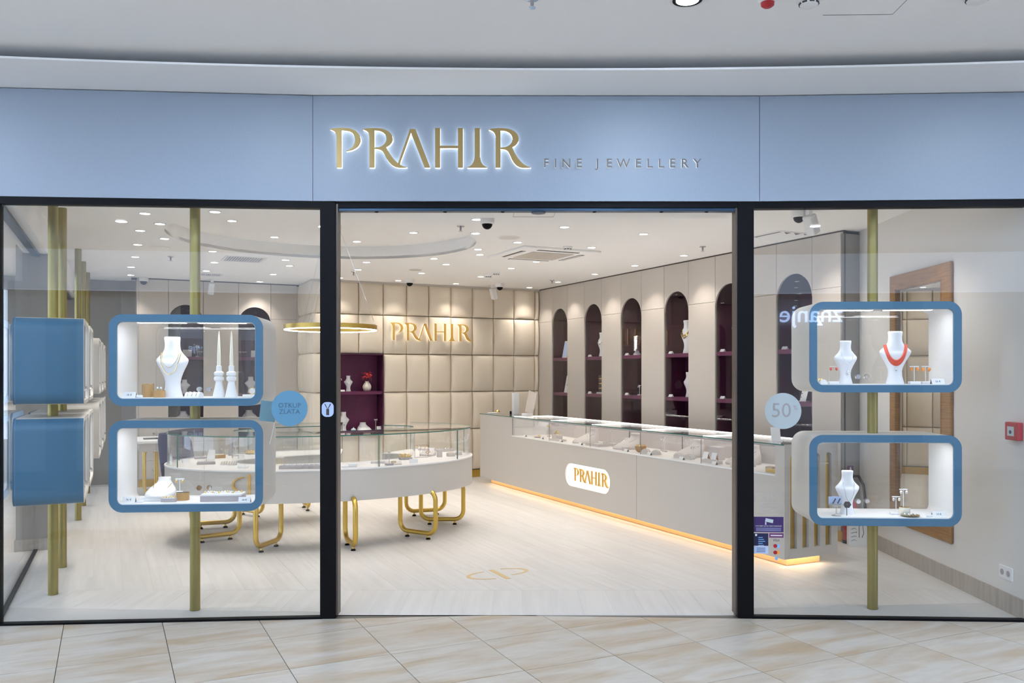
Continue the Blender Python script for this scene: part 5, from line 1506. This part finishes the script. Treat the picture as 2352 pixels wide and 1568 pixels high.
for k in range(26):
    a, e = random.uniform(0, 2 * PI), random.uniform(0.15, 1.4)
    L = random.uniform(0.07, 0.13)
    c = (L * math.cos(e) * math.cos(a), L * math.cos(e) * math.sin(a) * 0.7, 0.15 + L * math.sin(e))
    M = Matrix.Translation(c) @ Matrix.Rotation(a, 4, 'Z') @ Matrix.Rotation(e - 0.4, 4, 'Y')
    if k % 3:
        MB().lathe([(0.003, -0.012), (0.016, 0), (0.021, 0.010), (0.008, 0.014)], 8, M=M).build('flower', 'petal', o, smooth=0.8)
    else:
        MB().lathe([(0.001, -0.03), (0.009, 0), (0.001, 0.03)], 6, M=M, sy=0.3).build('leaf', 'leafdark', o, smooth=0.8)
    MB().tube([(0, 0, 0.13), (c[0] * 0.5, c[1] * 0.5, 0.13 + (c[2] - 0.13) * 0.6), c], 0.0015, 4).build('stem', 'leafdark', o)
bust('white bust with a drop pendant on the ledge of the padded wall niche', NW(789, 0.14, S2), TH, 0.285, 0.165, [(0.09, 0.001, 'silver')], (0.10, 0.010, 'silver'))
o = thing('blue_jewel_box', 'small blue lidded trinket box on the ledge of the padded wall niche', 'box', NW(812, 0.06, S2), TH)
MB().lathe([(0.03, 0), (0.038, 0.01), (0.036, 0.03)], 16).build('body', 'tealcard', o, smooth=0.6)
MB().lathe([(0.037, 0.03), (0.03, 0.045), (0.008, 0.055), (0.006, 0.068), (0.001, 0.07)], 16).build('lid', 'palegrey', o, smooth=0.8)
neck_display('white collar display on the ledge of the padded wall niche', NW(837, 0.14, S2), TH, 0.95, 'bust', 'silver')
tstand('white earring stand on the ledge of the padded wall niche', NW(863, 0.12, S2), TH, 0.17, 0.05, 'white', 'silver', 0.007)
tent('wide white price card on the ledge of the padded wall niche', NW(781, 0.0, S2), TH, 0.09, 0.035, end='paper')
tent('brown-edged card at the corner of the padded wall niche', NW(872, 0.10, S2), TH, 0.09, 0.07, end='copper')
tent('white price card on the upper shelf of the padded wall niche', NW(786, 0.06, S1), TH, 0.07, 0.025, end='paper')
# two arches of the left back wall
def BWp(s, d, z):
    return (lbo[0] + CS * s - SN * d, lbo[1] + SN * s + CS * d, z)
def lmid(k, f): return LJ[k] + (LJ[k + 1] - LJ[k]) * f
bust('small white bust on the lower shelf of the left back arch', BWp(lmid(1, 0.48), 0.15, SH2), TH, 0.20, 0.16)
bust('small white bust on the lower shelf of the arch beside the padded block', BWp(lmid(3, 0.42), 0.15, SH2), TH, 0.24, 0.17)
neck_display('white collar bust at the bottom of the left back arch', BWp(lmid(1, 0.46), 0.17, 0.9005), TH, 1.0, 'bust', 'silver')
neck_display('white collar bust at the bottom of the arch beside the padded block', BWp(lmid(3, 0.40), 0.17, 0.9005), TH, 1.0, 'bust', 'silver')
for k, nm in ((1, 'left back arch'), (3, 'arch beside the padded block')):
    block('slab', 'white display block on the upper shelf of the ' + nm, 'display block', BWp(lmid(k, 0.55), 0.12, SH1), TH, (0.12, 0.06, 0.10), 'velvet')
    tstand('earring stand on the upper shelf of the ' + nm, BWp(lmid(k, 0.85), 0.12, SH1), TH, 0.16, 0.05, 'white', 'silver', 0.01)

# ================================================================== CONSULTING DESK AND CHAIR
dk = gz(355, 1138)
D0 = BWp(0.25, -1.55, 0)
dtop_z = 0.74
desk = thing('desk', 'white desk with a gold loop leg near the panelled back wall', 'desk', (0, 0, 0), 0)
dp0 = gz(343, 1135)
desk.location = (dp0[0], dp0[1], 0); desk.rotation_euler = (0, 0, TH)
MB().box(-0.16, 0.42, -0.60, 0.20, dtop_z - 0.04, dtop_z).build('desktop', 'white', desk, bevel=0.01)
MB().box(-0.14, 0.38, -0.56, 0.16, dtop_z - 0.14, dtop_z - 0.0405).build('apron', 'taupe', desk)
for sx in (-0.0,):
    loop_leg(desk, 0.0, -0.03, PI / 2 * 0 , w=0.14, z0=0.055, z1=dtop_z - 0.12, r=0.014, R=0.06)
for q in ((0.0, -0.5), (0.28, -0.5), (0.28, -0.03)):
    loop_leg(desk, q[0], q[1], 0, w=0.14, z0=0.055, z1=dtop_z - 0.12, r=0.014, R=0.06)
block('tablet', 'dark tablet lying on the white desk', 'tablet', (dp0[0] + 0.16, dp0[1] - 0.25, dtop_z + 0.0002), TH, (0.24, 0.17, 0.012), 'dark')
cp = gz(386, 1140)
ch = thing('armchair', 'dark purple upholstered tub chair beside the desk', 'chair', (-3.80, 9.85, 0), TH + 1.9)
rings = []
for z, r_, cyy in ((0.38, 0.20, 0.0), (0.42, 0.25, 0.0), (0.60, 0.27, 0.0), (0.80, 0.26, 0.03), (0.88, 0.22, 0.06)):
    ring_ = []
    for i in range(24):
        a = PI * (0.0 + i / 23.0 * 1.0) - 0.0
        ring_.append((r_ * math.cos(a), cyy + r_ * math.sin(a), z))
    for i in range(23, -1, -1):
        a = PI * (i / 23.0)
        ring_.append(((r_ - 0.05) * math.cos(a), cyy + (r_ - 0.05) * math.sin(a), z))
    rings.append(ring_)
MB().loft(rings).build('backrest', 'chair', ch, smooth=0.8)
MB().lathe([(0.22, 0.36), (0.25, 0.40), (0.24, 0.46), (0.15, 0.475)], 24).build('seat', 'chair', ch, smooth=0.8)
for a in (0.8, 2.3, 3.9, 5.5):
    MB().tube([(0.14 * math.cos(a), 0.14 * math.sin(a), 0.37), (0.22 * math.cos(a), 0.22 * math.sin(a), 0.0)], 0.012, 8).build('leg', 'gold', ch, smooth=1.0)
cab = thing('drawer_cabinet', 'low beige drawer cabinet with small knobs below the arched niches', 'cabinet', BWp(0, 0, 0), TH)
for k in range(len(LJ) - 1):
    for j, (z0, z1) in enumerate(((0.12, 0.36), (0.365, 0.61), (0.615, 0.86))):
        d_ = MB().box(LJ[k] + 0.003, LJ[k + 1] - 0.003, -0.022, -0.002, z0, z1).build('drawer', 'panel', cab)
        MB().lathe([(0.012, 0), (0.014, 0.018)], 10, M=Matrix.Translation(((LJ[k] + LJ[k + 1]) / 2, -0.022, (z0 + z1) / 2)) @ Matrix.Rotation(PI / 2, 4, 'X')).build('knob', 'chrome', d_)

# ================================================================== RIGHT SIDE: MIRROR, SOCKET, ALARM, EXTINGUISHER
SWp, SWd = (3.262, 7.99), (3.245 - 3.262, 5.36 - 7.99)
sl_ = math.hypot(*SWd); SWd = (SWd[0] / sl_, SWd[1] / sl_)
SWA = math.atan2(SWd[1], SWd[0])                     # local x toward the entrance, local y into the wall (+x world)
def swt(px): return hit(px, SWp, SWd)
mA, mB = swt(2050), swt(2191)
mw = mB[2] - mA[2]
mz0, mz1 = zat(1250, mB[1]), zat(599, mB[1])
mr = thing('wall_mirror', 'tall mirror in a brown wooden frame on the side wall', 'mirror', (mA[0], mA[1], mz0), SWA)
fw = 0.13
MB().prism([(0, 0), (mw, 0), (mw, mz1 - mz0), (0, mz1 - mz0)], -0.028, -0.002, [[(fw, fw), (mw - fw, fw), (mw - fw, mz1 - mz0 - fw), (fw, mz1 - mz0 - fw)]], M=XZ).build('frame', 'wood', mr, bevel=0.008)
MB().box(fw - 0.01, mw - fw + 0.01, -0.014, -0.006, fw - 0.01, mz1 - mz0 - fw + 0.01).build('glass', 'mirror', mr)
sA = swt(2313)
so = thing('wall_socket', 'white double wall socket on the side wall', 'socket', (sA[0], sA[1], zat(1315, sA[1])), SWA)
MB().cbox((0, -0.006, 0), (0.15, 0.012, 0.085)).build('plate', 'white', so, bevel=0.003)
for sx in (-1, 1):
    MB().lathe([(0.02, 0), (0.02, 0.003)], 16, M=Matrix.Translation((sx * 0.034, -0.012, 0)) @ Matrix.Rotation(PI / 2, 4, 'X')).build('outlet', 'greyfab', so)
sA = swt(2336)
fa = thing('fire_alarm', 'red fire alarm call point on the side wall', 'alarm', (sA[0], sA[1], zat(990, sA[1])), SWA)
MB().cbox((0, -0.02, 0), (0.14, 0.04, 0.115)).build('housing', 'red', fa, bevel=0.006)
MB().cbox((0.0, -0.041, 0), (0.07, 0.004, 0.06)).build('glass_window', 'palegrey', fa)
MB().lathe([(0.012, 0), (0.012, 0.003)], 14, M=Matrix.Translation((0, -0.043, -0.005)) @ Matrix.Rotation(PI / 2, 4, 'X')).build('push_point', 'dark', fa)
fx = gz(1970, 1222)
fxp = (3.125, 7.84)
fe2 = thing('fire_extinguisher', 'red fire extinguisher with a black hose by the end of the panelled wall', 'fire extinguisher', (fxp[0], fxp[1], 0), 0)
fz = 0.0
MB().lathe([(0.062, fz), (0.068, fz + 0.012), (0.068, fz + 0.34), (0.05, fz + 0.39), (0.018, fz + 0.41), (0.018, fz + 0.43)], 24).build('cylinder', 'red', fe2, smooth=0.8)
MB().cbox((0.0, 0, fz + 0.445), (0.05, 0.03, 0.03)).build('valve', 'red', fe2)
MB().tube([(0.0, 0, fz + 0.45), (-0.01, 0, fz + 0.56), (0.02, -0.01, fz + 0.62), (0.07, -0.015, fz + 0.62), (0.11, -0.02, fz + 0.54), (0.125, -0.02, fz + 0.42), (0.13, -0.02, fz + 0.2)], 0.013, 8).build('hose', 'black', fe2, smooth=1.0)
MB().lathe([(0.07, 0.0), (0.07, 0.03)], 24).build('foot_ring', 'black', fe2)
es = thing('extinguisher_sign', 'red fire extinguisher sign on the grey end panel', 'sign', (hit(1953, (3.066, 7.876), (CS, SN))[0] - 0.004, hit(1953, (3.066, 7.876), (CS, SN))[1] - 0.012, zat(1082, 7.9)), TH)
MB().cbox((0, 0, 0), (0.075, 0.003, 0.105)).build('plate', 'plum', es)
MB().cbox((0, -0.002, 0.005), (0.022, 0.002, 0.05)).build('extinguisher_icon', 'white', es)
MB().cbox((0, -0.002, 0.036), (0.010, 0.002, 0.012)).build('extinguisher_icon', 'white', es)
pb = gz(1972, 1240)
bx = thing('printed_box', 'white carton with black line print leaning by the extinguisher', 'carton', (3.12, 7.68, 0), -0.06)
MB().box(-0.07, 0.09, 0.0, 0.06, 0.0, 0.30).build('board', 'paper', bx)
for k in range(6):
    z = 0.05 + k * 0.035
    MB().tube([(-0.05, -0.001, z), (-0.02 + 0.01 * (k % 3), -0.001, z + 0.012), (-0.005, -0.001, z)], 0.002, 4).build('print_line', 'dark', bx)
MB().tube([(0.02, -0.001, 0.08), (0.02, -0.001, 0.2), (0.05, -0.001, 0.2), (0.06, -0.001, 0.12), (0.045, -0.001, 0.08)], 0.003, 4).build('print_line', 'dark', bx)
MB().lathe([(0.02, 0), (0.02, 0.001)], 14, M=Matrix.Translation((0.055, -0.0005, 0.24)) @ Matrix.Rotation(PI / 2, 4, 'X')).build('print_line', 'greyfab', bx)
gb = gz(1938, 1222)
block('gold_case', 'gold box on the floor behind the counter end', 'box', (gb[0], gb[1] + 0.05, 0), TH, (0.14, 0.10, 0.13), 'gold')

# ================================================================== STICKERS ON THE WINDOWS
def wpt(px, py, P, d, off=0.032):
    X, Y, t = hit(px, P, d)
    n_ = (-d[1], d[0])
    return (X + n_[0] * off, Y + n_[1] * off, zat(py, Y))
LWd_ = (math.cos(LA), math.sin(LA)); RWd_ = (math.cos(RAg), math.sin(RAg))
p = wpt(663, 938, LC, LWd_)
k_ = 5.42 / F
o = thing('round_sticker', 'round blue OTKUP ZLATA disc on the left window', 'sign', p, LA)
MB().lathe([(41 * k_, 0), (41 * k_, 0.003)], 48, M=Matrix.Rotation(PI / 2, 4, 'X')).build('disc', 'skyblue', o)
for s_, dz in (('OTKUP', 0.018), ('ZLATA', -0.022)):
    part('lettering', text_mesh(s_, 0.043, 0.0004), 'ink', o, (0, -0.0036, dz), (PI / 2, 0, 0))
tc_ = wpt(611, 945, LC, LWd_, 0.06)
o = thing('teal_card', 'tilted teal card behind the OTKUP ZLATA disc', 'card', tc_, LA)
MB().cbox((0, 0, 0), (0.10, 0.004, 0.13), Matrix.Rotation(0.12, 4, 'Y')).build('card', 'tealcard', o)
MB().tube([(0.045, 0, -0.065), (0.012, 0, -0.21)], 0.003, 6).build('stick', 'shell', o)
p = wpt(1801.5, 944, (1.535, 5.415), RWd_)
o = thing('round_sticker', 'round pale grey 50% disc on the right window', 'sign', p, RAg)
MB().lathe([(41.5 * k_, 0), (41.5 * k_, 0.003)], 48, M=Matrix.Rotation(PI / 2, 4, 'X')).build('disc', 'palegrey', o)
part('lettering', text_mesh('50', 0.13, 0.0004), 'greyfab', o, (-0.012, -0.0036, 0.0), (PI / 2, 0, 0))
part('lettering', text_mesh('%', 0.04, 0.0004), 'greyfab', o, (0.078, -0.0036, 0.02), (PI / 2, 0, 0))
p = (-1.172, 5.3992, zat(940, 5.40))
o = thing('post_sticker', 'pale blue necklace sticker on the black door post', 'sticker', p, 0)
MB().prism(rrect(0.076, 0.094, 0.03, 6), 0.0, 0.001, M=Matrix.Rotation(PI / 2, 4, 'X')).build('backing', 'lilac', o)
MB().tube([(-0.018, -0.0015, 0.035), (0, -0.0015, 0.0), (0.018, -0.0015, 0.035)], 0.0035, 4).build('icon', 'dark', o)
MB().cbox((0, -0.0015, -0.017), (0.018, 0.001, 0.038)).build('icon', 'dark', o)
def sticker(name, label, x0, y0, x1, y1, m, off=0.0125, cat='sticker'):
    a = wpt(x0, y0, (1.535, 5.415), RWd_, off); b = wpt(x1, y1, (1.535, 5.415), RWd_, off)
    w = math.hypot(b[0] - a[0], b[1] - a[1]); h = a[2] - b[2]
    o = thing(name, label, cat, ((a[0] + b[0]) / 2, (a[1] + b[1]) / 2, (a[2] + b[2]) / 2), RAg)
    if m: MB().cbox((0, 0.0015, 0), (w, 0.001, h)).build('sheet', m, o)
    return o, w, h
def txt(o, s, size, x, z, m, name='lettering'):
    part(name, text_mesh(s, size, 0.0002), m, o, (x, 0.0006, z), (PI / 2, 0, 0))
o, w, h = sticker('hours_sticker', 'opening hours lettering in a thin frame on the right window', 1735, 1130, 1800, 1182, None)
for (a_, b_, c_, d_) in ((-w/2, w/2, h/2 - .001, h/2), (-w/2, w/2, -h/2, -h/2 + .001), (-w/2, -w/2 + .001, -h/2, h/2), (w/2 - .001, w/2, -h/2, h/2)):
    MB().box(a_, b_, 0.0, 0.001, c_, d_).build('border', 'greyfab', o)
txt(o, 'PON - SUB', 0.016, 0, h / 2 - 0.022, 'greyfab'); txt(o, '09 - 21h', 0.020, 0, h / 2 - 0.040, 'greyfab')
for k in range(6): MB().box(-w * .30, w * .30, 0, 0.001, h / 2 - 0.062 - k * 0.011, h / 2 - 0.060 - k * 0.011).build('text_line', 'greyfab', o)
o, w, h = sticker('camera_sticker', 'dark purple video surveillance notice on the right window', 1732, 1187, 1801, 1223, 'purplesign')
txt(o, 'OVAJ OBJEKT JE POD VIDEO NADZOROM', 0.0088, 0, -0.010, 'white')
MB().box(-0.035, 0.015, 0.0, 0.001, 0.0, 0.022, M=Matrix.Translation((0.012, 0, 0.012)) @ Matrix.Rotation(0.2, 4, 'Y')).build('camera_icon', 'palegrey', o)
MB().box(-0.022, -0.014, 0.0, 0.001, -0.002, 0.016).build('camera_icon', 'palegrey', o)
for k in range(3): MB().box(-w * .42, w * .42, 0.0, 0.001, -0.024 - k * 0.008, -0.022 - k * 0.008).build('text_line', 'lilac', o)
o, w, h = sticker('info_sticker', 'navy notice with light blue lines below the surveillance notice', 1732, 1225, 1766, 1254, 'navy')
MB().lathe([(0.007, 0), (0.007, 0.001)], 14, M=Matrix.Translation((-w * .33, 0.001, h * .36)) @ Matrix.Rotation(PI / 2, 4, 'X')).build('icon', 'white', o)
for k in range(5): MB().box(-w * .18, w * (.12 + .08 * (k % 3)), 0.0, 0.001, h * .14 - k * 0.0125, h * .14 - k * 0.0125 + 0.004).build('text_line', 'lightblue', o)
o, w, h = sticker('note_sticker', 'pale blue note below the navy notice', 1732, 1255, 1766, 1272, 'lilac')
for k in range(3): MB().box(-w * .3, w * .3, 0.0, 0.001, 0.010 - k * 0.011, 0.013 - k * 0.011).build('text_line', 'navy', o)
o, w, h = sticker('title_sticker', 'plum strip above the payment card logos', 1768, 1225, 1801, 1235.5, 'plum')
MB().box(-w * .4, w * .4, 0.0, 0.001, -0.003, 0.003).build('text_line', 'white', o)
o, w, h = sticker('payment_sticker', 'payment card logos printed on the right window', 1768, 1236, 1801, 1290, None)
txt(o, 'VISA', 0.022, 0, h * .40, 'navy')
for z, (m1, m2) in ((h * .16, ('red', 'lightblue')), (-h * .12, ('red', 'orange'))):
    MB().lathe([(0.0125, 0), (0.0125, 0.001)], 20, M=Matrix.Translation((-0.007, 0.001, z)) @ Matrix.Rotation(PI / 2, 4, 'X')).build('logo_disc', m1, o)
    MB().lathe([(0.0125, 0), (0.0125, 0.0008)], 20, M=Matrix.Translation((0.009, 0.002, z)) @ Matrix.Rotation(PI / 2, 4, 'X')).build('logo_disc', m2, o)
    MB().box(-0.016, 0.016, 0, 0.001, z - 0.018, z - 0.016).build('text_line', 'greyfab', o)
MB().lathe([(0.010, 0), (0.010, 0.001)], 18, M=Matrix.Translation((0, 0.001, -h * .38)) @ Matrix.Rotation(PI / 2, 4, 'X')).build('logo_disc', 'lightblue', o)
